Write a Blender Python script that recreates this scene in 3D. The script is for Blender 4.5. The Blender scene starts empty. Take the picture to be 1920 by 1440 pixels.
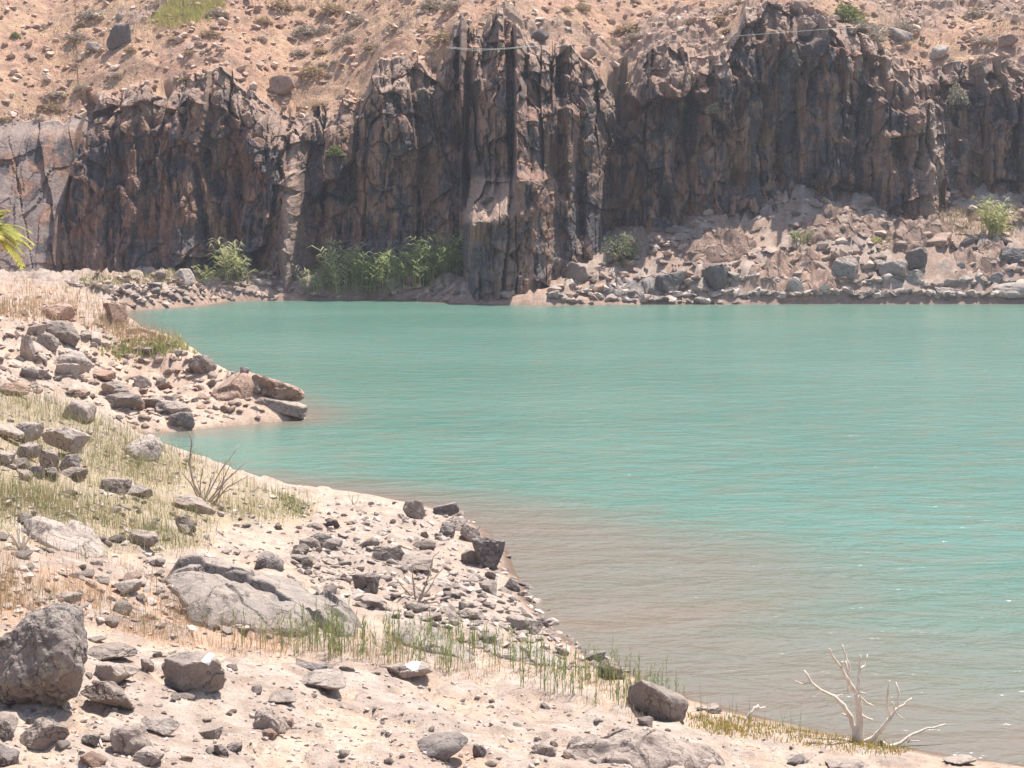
import bpy, bmesh, math, random
import numpy as np
from mathutils import Vector, Matrix, Euler

SC = bpy.context.scene
COL = SC.collection
R = math.radians

# ------------------------------------------------------------------ camera
F = 3045.0                      # focal length in pixels of the 1920 px wide photograph
CAMZ = 6.0
TH = math.atan((720 - 408) / F)
cam = bpy.data.cameras.new('camera')
cam.sensor_width = 36.0
cam.lens = 36.0 * F / 1920.0
cam.clip_end = 2000
camo = bpy.data.objects.new('camera', cam)
COL.objects.link(camo)
camo.location = (0, 0, CAMZ)
camo.rotation_euler = (math.pi / 2 - TH, 0, 0)
SC.camera = camo

# ------------------------------------------------------------------ sky and sun
TO_SUN = Vector((0.26, 0.29, 0.92)).normalized()
w = bpy.data.worlds.new('World')
SC.world = w
w.use_nodes = True
wn = w.node_tree
sky = wn.nodes.new('ShaderNodeTexSky')
sky.sky_type = 'NISHITA'
sky.sun_disc = False
sky.sun_elevation = math.asin(TO_SUN.z)
sky.sun_rotation = math.atan2(TO_SUN.x, TO_SUN.y)
sky.dust_density = 1.5
bg = wn.nodes['Background']
bg.inputs['Strength'].default_value = 0.12
wn.links.new(sky.outputs[0], bg.inputs['Color'])
sl = bpy.data.lights.new('sun', 'SUN')
sl.energy = 4.6
sl.angle = R(0.5)
sl.color = (1.0, 0.95, 0.87)
so = bpy.data.objects.new('sun', sl)
COL.objects.link(so)
so.rotation_euler = (-TO_SUN).to_track_quat('-Z', 'Y').to_euler()
so.location = (40, 60, 120)

SC.view_settings.view_transform = 'Standard'
SC.view_settings.look = 'None'
SC.view_settings.gamma = 1
SC.view_settings.exposure = 0.85
SC.render.engine = 'CYCLES'
SC.cycles.use_denoising = True
SC.cycles.max_bounces = 5
SC.cycles.volume_bounces = 0

# ------------------------------------------------------------------ projection helpers
CT, ST = math.cos(TH), math.sin(TH)


def ray(px, py):
    a = (np.asarray(px, float) - 960) / F
    v = -(np.asarray(py, float) - 720) / F
    return a, CT + v * ST, -ST + v * CT


def at_z(px, py, z=0.0):
    dx, dy, dz = ray(px, py)
    t = (z - CAMZ) / dz
    return np.array([dx * t, dy * t, CAMZ + dz * t])


def at_y(px, py, y):
    dx, dy, dz = ray(px, py)
    t = y / dy
    return np.array([dx * t, y + 0 * t, CAMZ + dz * t])


def project(x, y, z):
    zz = z - CAMZ
    fwd = y * CT - zz * ST
    up = y * ST + zz * CT
    fwd = np.where(np.abs(fwd) < 1e-3, 1e-3, fwd)
    return 960 + F * x / fwd, 720 - F * up / fwd


# ------------------------------------------------------------------ noise
def _hash(ix, iy, iz, seed):
    h = (ix.astype(np.int64) * 374761393 + iy.astype(np.int64) * 668265263 + iz.astype(np.int64) * 2147483647 + seed * 1274126177) & 0xFFFFFFFF
    h = ((h ^ (h >> 13)) * 1274126177) & 0xFFFFFFFF
    h = ((h ^ (h >> 16)) * 2246822519) & 0xFFFFFFFF
    return ((h ^ (h >> 15)) & 0xFFFFFF) / float(0xFFFFFF)


def vnoise(x, y, z, seed=0):
    x, y, z = np.broadcast_arrays(np.asarray(x, float), np.asarray(y, float), np.asarray(z, float))
    ix, iy, iz = np.floor(x), np.floor(y), np.floor(z)
    fx, fy, fz = x - ix, y - iy, z - iz
    fx = fx * fx * (3 - 2 * fx); fy = fy * fy * (3 - 2 * fy); fz = fz * fz * (3 - 2 * fz)
    r = 0
    for a in (0, 1):
        wx = fx if a else 1 - fx
        for b in (0, 1):
            wy = fy if b else 1 - fy
            for c in (0, 1):
                wz = fz if c else 1 - fz
                r = r + wx * wy * wz * _hash(ix + a, iy + b, iz + c, seed)
    return r * 2 - 1


def fbm(x, y, z, octv=4, seed=0, gain=0.5):
    r, a, s, n = 0, 1.0, 1.0, 0.0
    for o in range(octv):
        r = r + a * vnoise(np.asarray(x) * s + o * 17.3, np.asarray(y) * s + o * 5.1, np.asarray(z) * s + o * 9.7, seed + o)
        n += a
        a *= gain
        s *= 2.03
    return r / n


def cells(x, y, seed=0):
    """2-D cellular noise: F1, F2, random value of the nearest cell, offsets from its centre"""
    x, y = np.broadcast_arrays(np.asarray(x, float), np.asarray(y, float))
    ix, iy = np.floor(x), np.floor(y)
    f1 = np.full(x.shape, 9.0); f2 = np.full(x.shape, 9.0); idv = np.zeros(x.shape)
    ox = np.zeros(x.shape); oy = np.zeros(x.shape)
    z0 = np.zeros(x.shape)
    for a in (-1, 0, 1):
        for b in (-1, 0, 1):
            cx = ix + a; cy = iy + b
            qx = cx + _hash(cx, cy, z0, seed); qy = cy + _hash(cx, cy, z0 + 7, seed)
            d = np.hypot(x - qx, y - qy)
            m = d < f1
            f2 = np.where(m, f1, np.minimum(f2, d))
            idv = np.where(m, _hash(cx, cy, z0 + 13, seed), idv)
            ox = np.where(m, x - qx, ox); oy = np.where(m, y - qy, oy)
            f1 = np.where(m, d, f1)
    return f1, f2, idv, ox, oy


def sstep(a, b, x):
    t = np.clip((np.asarray(x, float) - a) / (b - a), 0, 1)
    return t * t * (3 - 2 * t)


# ------------------------------------------------------------------ object helpers
def new_mesh(name, verts, faces, mat, smooth=False, attrs=None, cols=None):
    verts = np.asarray(verts, np.float32).reshape(-1, 3)
    faces = np.asarray(faces, np.int32)
    k = faces.shape[1]
    me = bpy.data.meshes.new(name)
    me.vertices.add(len(verts))
    me.vertices.foreach_set('co', verts.ravel())
    me.loops.add(faces.size)
    me.loops.foreach_set('vertex_index', faces.ravel())
    me.polygons.add(len(faces))
    me.polygons.foreach_set('loop_start', np.arange(0, faces.size, k, dtype=np.int32))
    me.polygons.foreach_set('loop_total', np.full(len(faces), k, np.int32))
    me.polygons.foreach_set('use_smooth', np.full(len(faces), smooth, bool))
    for an, av in (attrs or {}).items():
        at = me.attributes.new(an, 'FLOAT', 'POINT')
        at.data.foreach_set('value', np.asarray(av, np.float32).ravel())
    for an, av in (cols or {}).items():
        at = me.attributes.new(an, 'FLOAT_COLOR', 'POINT')
        av = np.asarray(av, np.float32)
        if av.shape[1] == 3:
            av = np.concatenate([av, np.ones((len(av), 1), np.float32)], 1)
        at.data.foreach_set('color', av.ravel())
    me.update(calc_edges=True)
    if mat is not None:
        me.materials.append(mat)
    return me


def link(name, me, parent=None, loc=(0, 0, 0), rot=(0, 0, 0), scale=(1, 1, 1)):
    o = bpy.data.objects.new(name, me)
    COL.objects.link(o)
    o.location = [float(v) for v in loc]
    o.rotation_euler = [float(v) for v in rot]
    o.scale = [float(v) for v in scale]
    if parent is not None:
        o.parent = parent
    return o


def tag(o, label=None, cat=None, group=None, kind=None):
    if label: o['label'] = label
    if cat: o['category'] = cat
    if group: o['group'] = group
    if kind: o['kind'] = kind
    return o


def grid_faces(nr, nc):
    i = np.arange(nr - 1)[:, None] * nc + np.arange(nc - 1)[None, :]
    return np.stack([i, i + 1, i + 1 + nc, i + nc], -1).reshape(-1, 4)


# ------------------------------------------------------------------ materials
class NT:
    def __init__(self, name):
        self.m = bpy.data.materials.new(name)
        self.m.use_nodes = True
        self.t = self.m.node_tree
        self.b = self.t.nodes['Principled BSDF']
        self.b.inputs['Specular IOR Level'].default_value = 0.25
        self.b.inputs['Roughness'].default_value = 0.9

    def n(self, typ, **kw):
        nd = self.t.nodes.new(typ)
        for k, v in kw.items():
            setattr(nd, k, v)
        return nd

    def l(self, a, b):
        self.t.links.new(a, b)

    def coord(self, scale=(1, 1, 1), out='Object', rot=(0, 0, 0), rand=False):
        tc = self.n('ShaderNodeTexCoord')
        mp = self.n('ShaderNodeMapping')
        mp.inputs['Scale'].default_value = scale
        mp.inputs['Rotation'].default_value = rot
        self.l(tc.outputs[out], mp.inputs['Vector'])
        if rand:
            oi = self.n('ShaderNodeObjectInfo')
            ml = self.n('ShaderNodeMath', operation='MULTIPLY'); ml.inputs[1].default_value = 50
            self.l(oi.outputs['Random'], ml.inputs[0])
            self.l(ml.outputs[0], mp.inputs['Location'])
        return mp.outputs[0]

    def noise(self, vec, scale, detail=6, rough=0.6, dist=0.0):
        nd = self.n('ShaderNodeTexNoise')
        nd.inputs['Scale'].default_value = scale
        nd.inputs['Detail'].default_value = detail
        nd.inputs['Roughness'].default_value = rough
        nd.inputs['Distortion'].default_value = dist
        self.l(vec, nd.inputs['Vector'])
        return nd.outputs['Fac']

    def ramp(self, fac, stops):
        nd = self.n('ShaderNodeValToRGB')
        el = nd.color_ramp.elements
        while len(el) < len(stops):
            el.new(0.5)
        for e, (p, c) in zip(el, stops):
            e.position = p
            e.color = tuple(c) + (1,) if len(c) == 3 else c
        self.l(fac, nd.inputs['Fac'])
        return nd.outputs['Color']

    def mask(self, fac, a, b):
        nd = self.n('ShaderNodeMapRange')
        nd.interpolation_type = 'SMOOTHSTEP'
        nd.inputs['From Min'].default_value = a
        nd.inputs['From Max'].default_value = b
        self.l(fac, nd.inputs['Value'])
        return nd.outputs['Result']

    def mix(self, fac, a, b, blend='MIX'):
        nd = self.n('ShaderNodeMix', data_type='RGBA', blend_type=blend)
        for sock, v in ((nd.inputs[0], fac), (nd.inputs[6], a), (nd.inputs[7], b)):
            if isinstance(v, (int, float)):
                sock.default_value = v
            elif isinstance(v, tuple):
                sock.default_value = v + (1,) if len(v) == 3 else v
            else:
                self.l(v, sock)
        return nd.outputs[2]

    def math(self, op, a, b=0.0):
        nd = self.n('ShaderNodeMath', operation=op)
        for s, v in zip(nd.inputs, (a, b)):
            if isinstance(v, (int, float)):
                s.default_value = v
            else:
                self.l(v, s)
        return nd.outputs[0]

    def attr(self, name, out='Fac'):
        nd = self.n('ShaderNodeAttribute')
        nd.attribute_name = name
        return nd.outputs[out]

    def bump(self, h, strength, dist, prev=None):
        nd = self.n('ShaderNodeBump')
        nd.inputs['Strength'].default_value = strength
        nd.inputs['Distance'].default_value = dist
        self.l(h, nd.inputs['Height'])
        if prev is not None:
            self.l(prev, nd.inputs['Normal'])
        return nd.outputs[0]

    def done(self, color=None, normal=None, rough=None):
        if color is not None:
            if isinstance(color, tuple):
                self.b.inputs['Base Color'].default_value = color + (1,)
            else:
                self.l(color, self.b.inputs['Base Color'])
        if normal is not None:
            self.l(normal, self.b.inputs['Normal'])
        if rough is not None:
            if isinstance(rough, (int, float)):
                self.b.inputs['Roughness'].default_value = rough
            else:
                self.l(rough, self.b.inputs['Roughness'])
        return self.m


def rock_material(name, base, light, dark, lichen=None, scale=1.0):
    t = NT(name)
    c = t.coord((scale,) * 3, rand=True)
    n1 = t.noise(c, 2.2, 8, 0.65, 0.4)
    n2 = t.noise(c, 9.0, 8, 0.7)
    n3 = t.noise(c, 30.0, 4, 0.7)
    col = t.ramp(n1, [(0.28, dark), (0.46, base), (0.62, base), (0.78, light)])
    col = t.mix(t.mask(n2, 0.52, 0.72), col, light)
    col = t.mix(t.math('MULTIPLY', t.mask(n3, 0.52, 0.66), 0.55), col, dark)
    oi = t.n('ShaderNodeObjectInfo')
    hs = t.n('ShaderNodeHueSaturation')
    hs.inputs['Saturation'].default_value = 1.0
    t.l(t.math('ADD', t.math('MULTIPLY', oi.outputs['Random'], 0.55), 0.72), hs.inputs['Value'])
    t.l(col, hs.inputs['Color'])
    col = hs.outputs[0]
    vo = t.n('ShaderNodeTexVoronoi', feature='DISTANCE_TO_EDGE'); vo.inputs['Scale'].default_value = 1.7
    vd = t.n('ShaderNodeVectorMath', operation='ADD')
    nz = t.n('ShaderNodeTexNoise'); nz.inputs['Scale'].default_value = 2.5; nz.inputs['Detail'].default_value = 5
    t.l(c, nz.inputs['Vector']); t.l(nz.outputs['Color'], vd.inputs[0]); t.l(c, vd.inputs[1]); t.l(vd.outputs[0], vo.inputs['Vector'])
    crack = t.mask(vo.outputs['Distance'], 0.028, 0.004)
    col = t.mix(t.math('MULTIPLY', crack, 0.7), col, tuple(q * 0.6 for q in dark))
    ge = t.n('ShaderNodeNewGeometry'); sx = t.n('ShaderNodeSeparateXYZ'); t.l(ge.outputs['Normal'], sx.inputs[0])
    dust = t.math('MULTIPLY', t.mask(sx.outputs['Z'], 0.55, 0.95), t.mask(t.noise(c, 1.6, 7, 0.7), 0.40, 0.62))
    col = t.mix(t.math('MULTIPLY', dust, 0.55), col, (0.47, 0.38, 0.315))
    if lichen:
        col = t.mix(t.math('MULTIPLY', t.mask(t.noise(c, 4.0, 9, 0.75), 0.55, 0.63), 0.6), col, lichen)
    b = t.bump(n2, 0.8, 0.08 / scale)
    b = t.bump(t.math('SUBTRACT', 1.0, crack), 0.6, 0.03, b)
    b = t.bump(n3, 0.5, 0.02 / scale, b)
    return t.done(col, b)


M = {}
M['rock'] = rock_material('grey_brown_rock', (0.33, 0.265, 0.225), (0.48, 0.41, 0.355), (0.16, 0.12, 0.10), None, 1.3)
M['rock_pale'] = rock_material('pale_rock', (0.38, 0.315, 0.27), (0.51, 0.44, 0.385), (0.22, 0.175, 0.15), None, 1.1)
M['rock_dark'] = rock_material('dark_basalt', (0.21, 0.175, 0.16), (0.36, 0.315, 0.285), (0.09, 0.075, 0.07), None, 1.3)
M['rock_red'] = rock_material('reddish_rock', (0.33, 0.21, 0.155), (0.46, 0.335, 0.255), (0.165, 0.105, 0.08), None, 1.0)
M['boulder'] = rock_material('lichen_boulder', (0.25, 0.205, 0.18), (0.40, 0.355, 0.315), (0.09, 0.075, 0.07), (0.40, 0.375, 0.28), 1.6)
M['bedrock'] = rock_material('pale_bedrock', (0.36, 0.305, 0.265), (0.48, 0.42, 0.37), (0.23, 0.19, 0.165), None, 1.0)


def ground_material():
    t = NT('stony_sand')
    c = t.coord()
    big = t.noise(c, 0.35, 5, 0.6)
    mid = t.noise(c, 2.5, 6, 0.65)
    fine = t.noise(c, 14.0, 6, 0.7)
    grit = t.noise(c, 55.0, 3, 0.7)
    vor = t.n('ShaderNodeTexVoronoi'); vor.inputs['Scale'].default_value = 7.0
    t.l(c, vor.inputs['Vector'])
    sand = t.ramp(mid, [(0.3, (0.40, 0.275, 0.20)), (0.5, (0.52, 0.385, 0.29)), (0.7, (0.585, 0.46, 0.365))])
    sand = t.mix(t.math('MULTIPLY', t.mask(big, 0.5, 0.7), 0.5), sand, (0.50, 0.32, 0.22))
    sand = t.mix(t.math('MULTIPLY', t.mask(fine, 0.52, 0.66), 0.4), sand, (0.38, 0.27, 0.20))
    sand = t.mix(t.math('MULTIPLY', t.mask(grit, 0.58, 0.7), 0.6), sand, (0.28, 0.215, 0.185))
    red = t.ramp(fine, [(0.3, (0.36, 0.19, 0.115)), (0.6, (0.50, 0.30, 0.19)), (0.75, (0.58, 0.40, 0.28))])
    col = t.mix(t.attr('red'), sand, red)
    soil = t.ramp(fine, [(0.3, (0.25, 0.20, 0.11)), (0.6, (0.40, 0.32, 0.20)), (0.8, (0.50, 0.42, 0.30))])
    col = t.mix(t.attr('grass'), col, soil)
    grey = t.ramp(fine, [(0.3, (0.17, 0.135, 0.115)), (0.55, (0.32, 0.26, 0.22)), (0.75, (0.48, 0.40, 0.33))])
    col = t.mix(t.attr('stony'), col, grey)
    tal = t.ramp(mid, [(0.3, (0.18, 0.112, 0.08)), (0.5, (0.32, 0.205, 0.145)), (0.7, (0.42, 0.295, 0.215))])
    tal = t.mix(t.math('MULTIPLY', t.mask(fine, 0.5, 0.62), 0.6), tal, (0.24, 0.19, 0.17))
    col = t.mix(t.attr('talus'), col, tal)
    # pebbles pressed into the sand
    for sc_, p0 in ((8.0, 0.62), (19.0, 0.55), (42.0, 0.5)):
        vo = t.n('ShaderNodeTexVoronoi'); vo.inputs['Scale'].default_value = sc_
        t.l(c, vo.inputs['Vector'])
        sep = t.n('ShaderNodeSeparateColor'); t.l(vo.outputs['Color'], sep.inputs[0])
        pm = t.math('MULTIPLY', t.math('GREATER_THAN', sep.outputs[0], p0), t.mask(vo.outputs['Distance'], 0.42, 0.30))
        pc = t.ramp(sep.outputs[1], [(0.0, (0.20, 0.155, 0.13)), (0.4, (0.33, 0.255, 0.21)), (0.75, (0.46, 0.36, 0.295)), (1.0, (0.58, 0.47, 0.40))])
        col = t.mix(t.math('MULTIPLY', pm, 0.75), col, pc)
    stn = t.ramp(mid, [(0.3, (0.24, 0.185, 0.155)), (0.5, (0.37, 0.30, 0.255)), (0.7, (0.50, 0.42, 0.36))])
    stn = t.mix(t.math('MULTIPLY', t.mask(fine, 0.52, 0.64), 0.5), stn, (0.22, 0.17, 0.145))
    col = t.mix(t.math('MULTIPLY', t.attr('stone'), 0.8), col, stn)
    wet = t.attr('wet')
    col = t.mix(wet, col, (0.16, 0.105, 0.075))
    b = t.bump(fine, 0.8, 0.055)
    b = t.bump(grit, 0.6, 0.015, b)
    return t.done(col, b)


M['ground'] = ground_material()


def cliff_material():
    t = NT('varnished_cliff')
    c = t.coord()
    cs = t.coord((1.0, 0.6, 0.16))
    streak = t.noise(cs, 0.9, 8, 0.62, 0.5)
    streak2 = t.noise(cs, 3.2, 6, 0.65, 0.3)
    blot = t.noise(c, 0.55, 7, 0.65, 0.6)
    fine = t.noise(c, 4.5, 7, 0.7)
    rock = t.ramp(streak2, [(0.3, (0.175, 0.095, 0.07)), (0.5, (0.30, 0.172, 0.122)), (0.7, (0.41, 0.265, 0.18))])
    dark = t.ramp(fine, [(0.3, (0.068, 0.058, 0.062)), (0.7, (0.15, 0.123, 0.118))])
    m = t.math('ADD', t.math('MULTIPLY', streak, 0.6), t.math('MULTIPLY', blot, 0.4))
    col = t.mix(t.mask(m, 0.478, 0.535), rock, dark)
    col = t.mix(t.math('MULTIPLY', t.mask(t.noise(c, 9.0, 6, 0.75), 0.53, 0.64), 0.35), col, (0.06, 0.048, 0.05))
    col = t.mix(t.math('MULTIPLY', t.mask(t.noise(c, 2.2, 8, 0.72), 0.57, 0.66), 0.45), col, (0.34, 0.25, 0.20))
    col = t.mix(t.math('MULTIPLY', t.mask(streak2, 0.6, 0.72), 0.5), col, (0.33, 0.24, 0.165))
    # pinkish weathered rock at the lip; sunlit look of tops, ramp, ribs painted in
    crust_sunlit = t.ramp(fine, [(0.3, (0.24, 0.155, 0.12)), (0.5, (0.42, 0.29, 0.22)), (0.7, (0.55, 0.41, 0.33))])
    col = t.mix(t.attr('lip'), col, crust_sunlit)
    grey = t.ramp(fine, [(0.3, (0.18, 0.16, 0.15)), (0.7, (0.33, 0.29, 0.27))])
    col = t.mix(t.attr('wash'), col, grey)
    soil = t.ramp(t.noise(c, 1.1, 7, 0.7), [(0.28, (0.27, 0.14, 0.088)), (0.45, (0.39, 0.215, 0.14)), (0.58, (0.47, 0.285, 0.19)), (0.75, (0.55, 0.38, 0.28))])
    straw = t.mask(t.noise(c, 0.28, 6, 0.65), 0.47, 0.6)
    soil = t.mix(t.math('MULTIPLY', straw, 0.55), soil, (0.50, 0.33, 0.19))
    soil = t.mix(t.math('MULTIPLY', t.mask(t.noise(c, 0.6, 8, 0.72), 0.48, 0.62), 0.55), soil, (0.29, 0.20, 0.145))
    soil = t.mix(t.math('MULTIPLY', t.mask(fine, 0.53, 0.64), 0.65), soil, (0.22, 0.14, 0.105))
    soil = t.mix(t.math('MULTIPLY', t.mask(t.noise(c, 7.5, 4, 0.7), 0.58, 0.66), 0.7), soil, (0.64, 0.47, 0.37))
    col = t.mix(t.attr('hill'), col, soil)
    col = t.mix(t.attr('slab'), col, t.ramp(fine, [(0.3, (0.21, 0.155, 0.14)), (0.7, (0.36, 0.285, 0.25))]))
    b = t.bump(fine, 0.8, 0.22)
    b = t.bump(t.noise(c, 14, 5, 0.7), 0.5, 0.06, b)
    return t.done(col, b)


M['cliff'] = cliff_material()


def water_material():
    t = NT('turbid_reservoir_water')
    c = t.coord((0.55, 1.0, 1.0), rot=(0, 0, R(-8)))
    c2 = t.coord((0.6, 1.0, 1.0), rot=(0, 0, R(10)))
    w1 = t.noise(c, 1.15, 4, 0.6, 0.4)
    w2 = t.noise(c2, 5.5, 3, 0.55, 0.2)
    w3 = t.noise(c, 17.0, 2, 0.5)
    big = t.noise(t.coord((0.5, 1, 1)), 0.09, 4, 0.6)
    deep = t.mix(t.mask(big, 0.35, 0.65), (0.078, 0.180, 0.140), (0.100, 0.205, 0.163))
    shallow = t.mix(t.mask(big, 0.35, 0.65), (0.20, 0.148, 0.112), (0.175, 0.142, 0.115))
    jit = t.math('ADD', t.attr('depth'), t.math('MULTIPLY', t.math('SUBTRACT', t.noise(c, 0.55, 5, 0.65), 0.5), 1.6))
    col = t.mix(t.mask(jit, -0.5, 2.4), shallow, deep)
    col = t.mix(t.math('MULTIPLY', t.mask(t.noise(t.coord((0.45, 1.0, 1.0), rot=(0, 0, R(-4))), 1.6, 4, 0.65), 0.46, 0.6), 0.4), col, (0.165, 0.165, 0.125))  # brownish streaks painted in for wave facets reflecting the hills
    b = t.bump(w1, 1.0, 0.165)
    b = t.bump(w2, 0.9, 0.026, b)
    b = t.bump(w3, 0.5, 0.008, b)
    t.b.inputs['IOR'].default_value = 1.33
    t.b.inputs['Specular IOR Level'].default_value = 0.5
    return t.done(col, b, 0.24)


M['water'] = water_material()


def plant_material(name, translucent=0.25):
    t = NT(name)
    col = t.attr('tint', 'Color')
    t.b.inputs['Subsurface Weight'].default_value = 0.0
    tr = t.n('ShaderNodeBsdfTranslucent')
    t.l(col, tr.inputs['Color'])
    t.l(col, t.b.inputs['Base Color'])
    t.b.inputs['Roughness'].default_value = 0.7
    mx = t.n('ShaderNodeMixShader')
    mx.inputs[0].default_value = translucent
    t.l(t.b.outputs[0], mx.inputs[1])
    t.l(tr.outputs[0], mx.inputs[2])
    t.l(mx.outputs[0], t.t.nodes['Material Output'].inputs['Surface'])
    return t.m


M['plant'] = plant_material('leafy_plant', 0.45)
M['dry'] = plant_material('dry_plant', 0.2)


def wood_material(name, a, b_):
    t = NT(name)
    c = t.coord((1, 1, 0.3))
    n = t.noise(c, 25, 6, 0.6)
    col = t.ramp(n, [(0.3, a), (0.7, b_)])
    return t.done(col, t.bump(n, 0.4, 0.01), 0.8)


M['bleached'] = wood_material('bleached_wood', (0.46, 0.38, 0.30), (0.78, 0.69, 0.58))
M['twig'] = wood_material('dry_twig', (0.26, 0.19, 0.14), (0.45, 0.36, 0.28))
M['bark'] = wood_material('palm_bark', (0.13, 0.09, 0.06), (0.30, 0.22, 0.15))
t_ = NT('pale_cable'); t_.b.inputs['Roughness'].default_value = 0.6
M['cable'] = t_.done((0.52, 0.47, 0.42))
t_ = NT('white_dropping')
M['white'] = t_.done((0.85, 0.84, 0.80))
t_ = NT('pale_debris')
M['blue'] = t_.done((0.35, 0.55, 0.70))

# ------------------------------------------------------------------ terrain of the near shores and the far beach
SHORE_PX = [(2300, 1500), (1920, 1434), (1800, 1418), (1700, 1402), (1560, 1376), (1420, 1342), (1300, 1312), (1200, 1270), (1100, 1222), (1030, 1178),
            (990, 1120), (962, 1062), (950, 1030), (920, 1000), (880, 975), (800, 948)]
BAY_W = [(-3.4, 35.2), (-5.6, 36.2), (-8.2, 38.0), (-10.4, 40.5), (-11.9, 43.2)]
SPIT_PX = [(255, 814), (340, 809), (430, 799), (510, 792), (574, 785)]
BACK_W = [(-6.6, 50.5), (-8.2, 54.0), (-10.6, 58), (-13.0, 64), (-15.6, 72), (-18.6, 82), (-22.8, 95)]
FAR_PX = [(238, 583), (330, 577), (388, 572), (425, 565), (560, 563), (700, 562), (790, 564), (880, 570), (1020, 573), (1200, 571), (1500, 570), (1920, 570), (2350, 571)]
shore = [(90.0, 4.0), (30.0, 11.0), (14.0, 13.2)]
shore += [tuple(at_z(*p)[:2]) for p in SHORE_PX[1:]]
shore += BAY_W + [tuple(at_z(*p)[:2]) for p in SPIT_PX] + BACK_W + [tuple(at_z(*p)[:2]) for p in FAR_PX]
shore += [(80.0, 112.0), (200.0, 112.0), (200.0, 4.0)]
SH = np.array(shore)             # closed polygon round the WATER


def signed_dist(x, y):
    """distance to the waterline, positive on land"""
    x = np.asarray(x, float); y = np.asarray(y, float)
    best = np.full(x.shape, 1e9)
    inside = np.zeros(x.shape, bool)
    n = len(SH)
    for i in range(n):
        ax, ay = SH[i]; bx, by = SH[(i + 1) % n]
        dx, dy = bx - ax, by - ay
        t = np.clip(((x - ax) * dx + (y - ay) * dy) / (dx * dx + dy * dy), 0, 1)
        best = np.minimum(best, (x - ax - t * dx) ** 2 + (y - ay - t * dy) ** 2)
        c = (ay > y) != (by > y)
        with np.errstate(divide='ignore', invalid='ignore'):
            xi = (bx - ax) * (y - ay) / (by - ay if by != ay else 1e-9) + ax
        inside ^= c & (x < xi)
    d = np.sqrt(best)
    return np.where(inside, -d, d)


CTRL_PX = [(0, 1440, 1.75), (300, 1440, 1.45), (600, 1440, 1.2), (900, 1440, .98), (1200, 1440, .66), (1500, 1440, .3),
           (0, 1360, 1.75), (0, 1200, 1.85), (300, 1200, 1.42), (0, 1050, 2.0), (300, 1050, 1.45), (600, 1200, .95), (900, 1300, .6), (800, 1100, .5),
           (500, 1000, .85), (700, 1000, .42), (0, 900, 2.3), (200, 900, 1.65), (350, 930, 1.2), (540, 920, .5), (450, 895, .8), (350, 860, 1.1),
           (280, 828, 1.35), (200, 785, 1.75), (100, 750, 2.2), (0, 745, 2.45), (-200, 745, 3.2), (-200, 1000, 2.8), (-200, 1300, 2.3), (620, 937, .3), (720, 946, .2),
           (540, 752, .5), (480, 718, .85), (400, 684, 1.15), (350, 658, 1.45), (290, 636, 1.55), (240, 606, 1.3), (200, 582, 1.5), (130, 550, 1.5), (60, 545, 1.8), (0, 540, 2.1),
           (200, 760, .55), (100, 700, 1.6), (300, 740, .55), (400, 750, .4), (0, 700, 2.1), (0, 620, 2.6), (100, 620, 2.2), (200, 640, 1.7), (-200, 600, 3.4), (-200, 540, 2.6)]
CTRL_W = [(0, 0, 4.35), (-8, 0, 5.2), (8, 0, 3.4), (-8, 8, 3.2), (0, 8, 2.4), (0, -15, 6), (-20, 10, 6), (20, -5, 3)]
BASE_PX = [(-100, 530, 118), (130, 527, 120), (350, 512, 122), (560, 514, 122), (700, 507, 122), (830, 535, 119), (1040, 548, 117), (1100, 507, 120), (1150, 482, 122), (1250, 442, 123),
           (1350, 404, 124), (1500, 380, 125), (1600, 384, 125), (1700, 402, 125), (1780, 396, 125), (1850, 368, 126), (1920, 360, 126), (2100, 358, 126), (2300, 360, 126)]
cx, cy, cz = [], [], []
for p in CTRL_PX:
    q = at_z(*p); cx.append(q[0]); cy.append(q[1]); cz.append(p[2])
for p in CTRL_W:
    cx.append(p[0]); cy.append(p[1]); cz.append(p[2])
for p in BASE_PX:
    q = at_y(*p); cx.append(q[0]); cy.append(q[1]); cz.append(q[2])
cx, cy, cz = map(np.array, (cx, cy, cz))


def warp(x, y):
    s = np.maximum(y, -4) + 14.0
    return x / s * 1.6, np.log(s) * 1.6


csd = np.maximum(signed_dist(cx, cy), 0.15)
cu, cv = warp(cx, cy)
cS = cz / csd ** 0.85


def H0(x, y):
    x = np.asarray(x, float); y = np.asarray(y, float)
    sd = signed_dist(x, y)
    u, v = warp(x, y)
    num = np.zeros(x.shape); den = np.zeros(x.shape)
    for a, b, s in zip(cu, cv, cS):
        wgt = 1.0 / ((u - a) ** 2 + (v - b) ** 2 + 6e-4) ** 2
        num += wgt * s; den += wgt
    S = num / den
    land = np.maximum(sd, 0) ** 0.85 * S
    k_ = sstep(52, 68, y) * sstep(-4, -10, x)
    cap = -np.log(np.exp(-land * 3.0) + math.exp(-1.75 * 3.0)) / 3.0
    land = land * (1 - k_) + np.where(sd > 0, np.maximum(cap, 0), 0) * k_
    nearbed = sstep(40, 28, y)
    bed = np.minimum(sd, 0) * (0.9 * (1 - nearbed) + (0.12 + 0.11 * sstep(0.5, 6.5, x)) * nearbed)
    return land + bed, sd


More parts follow.
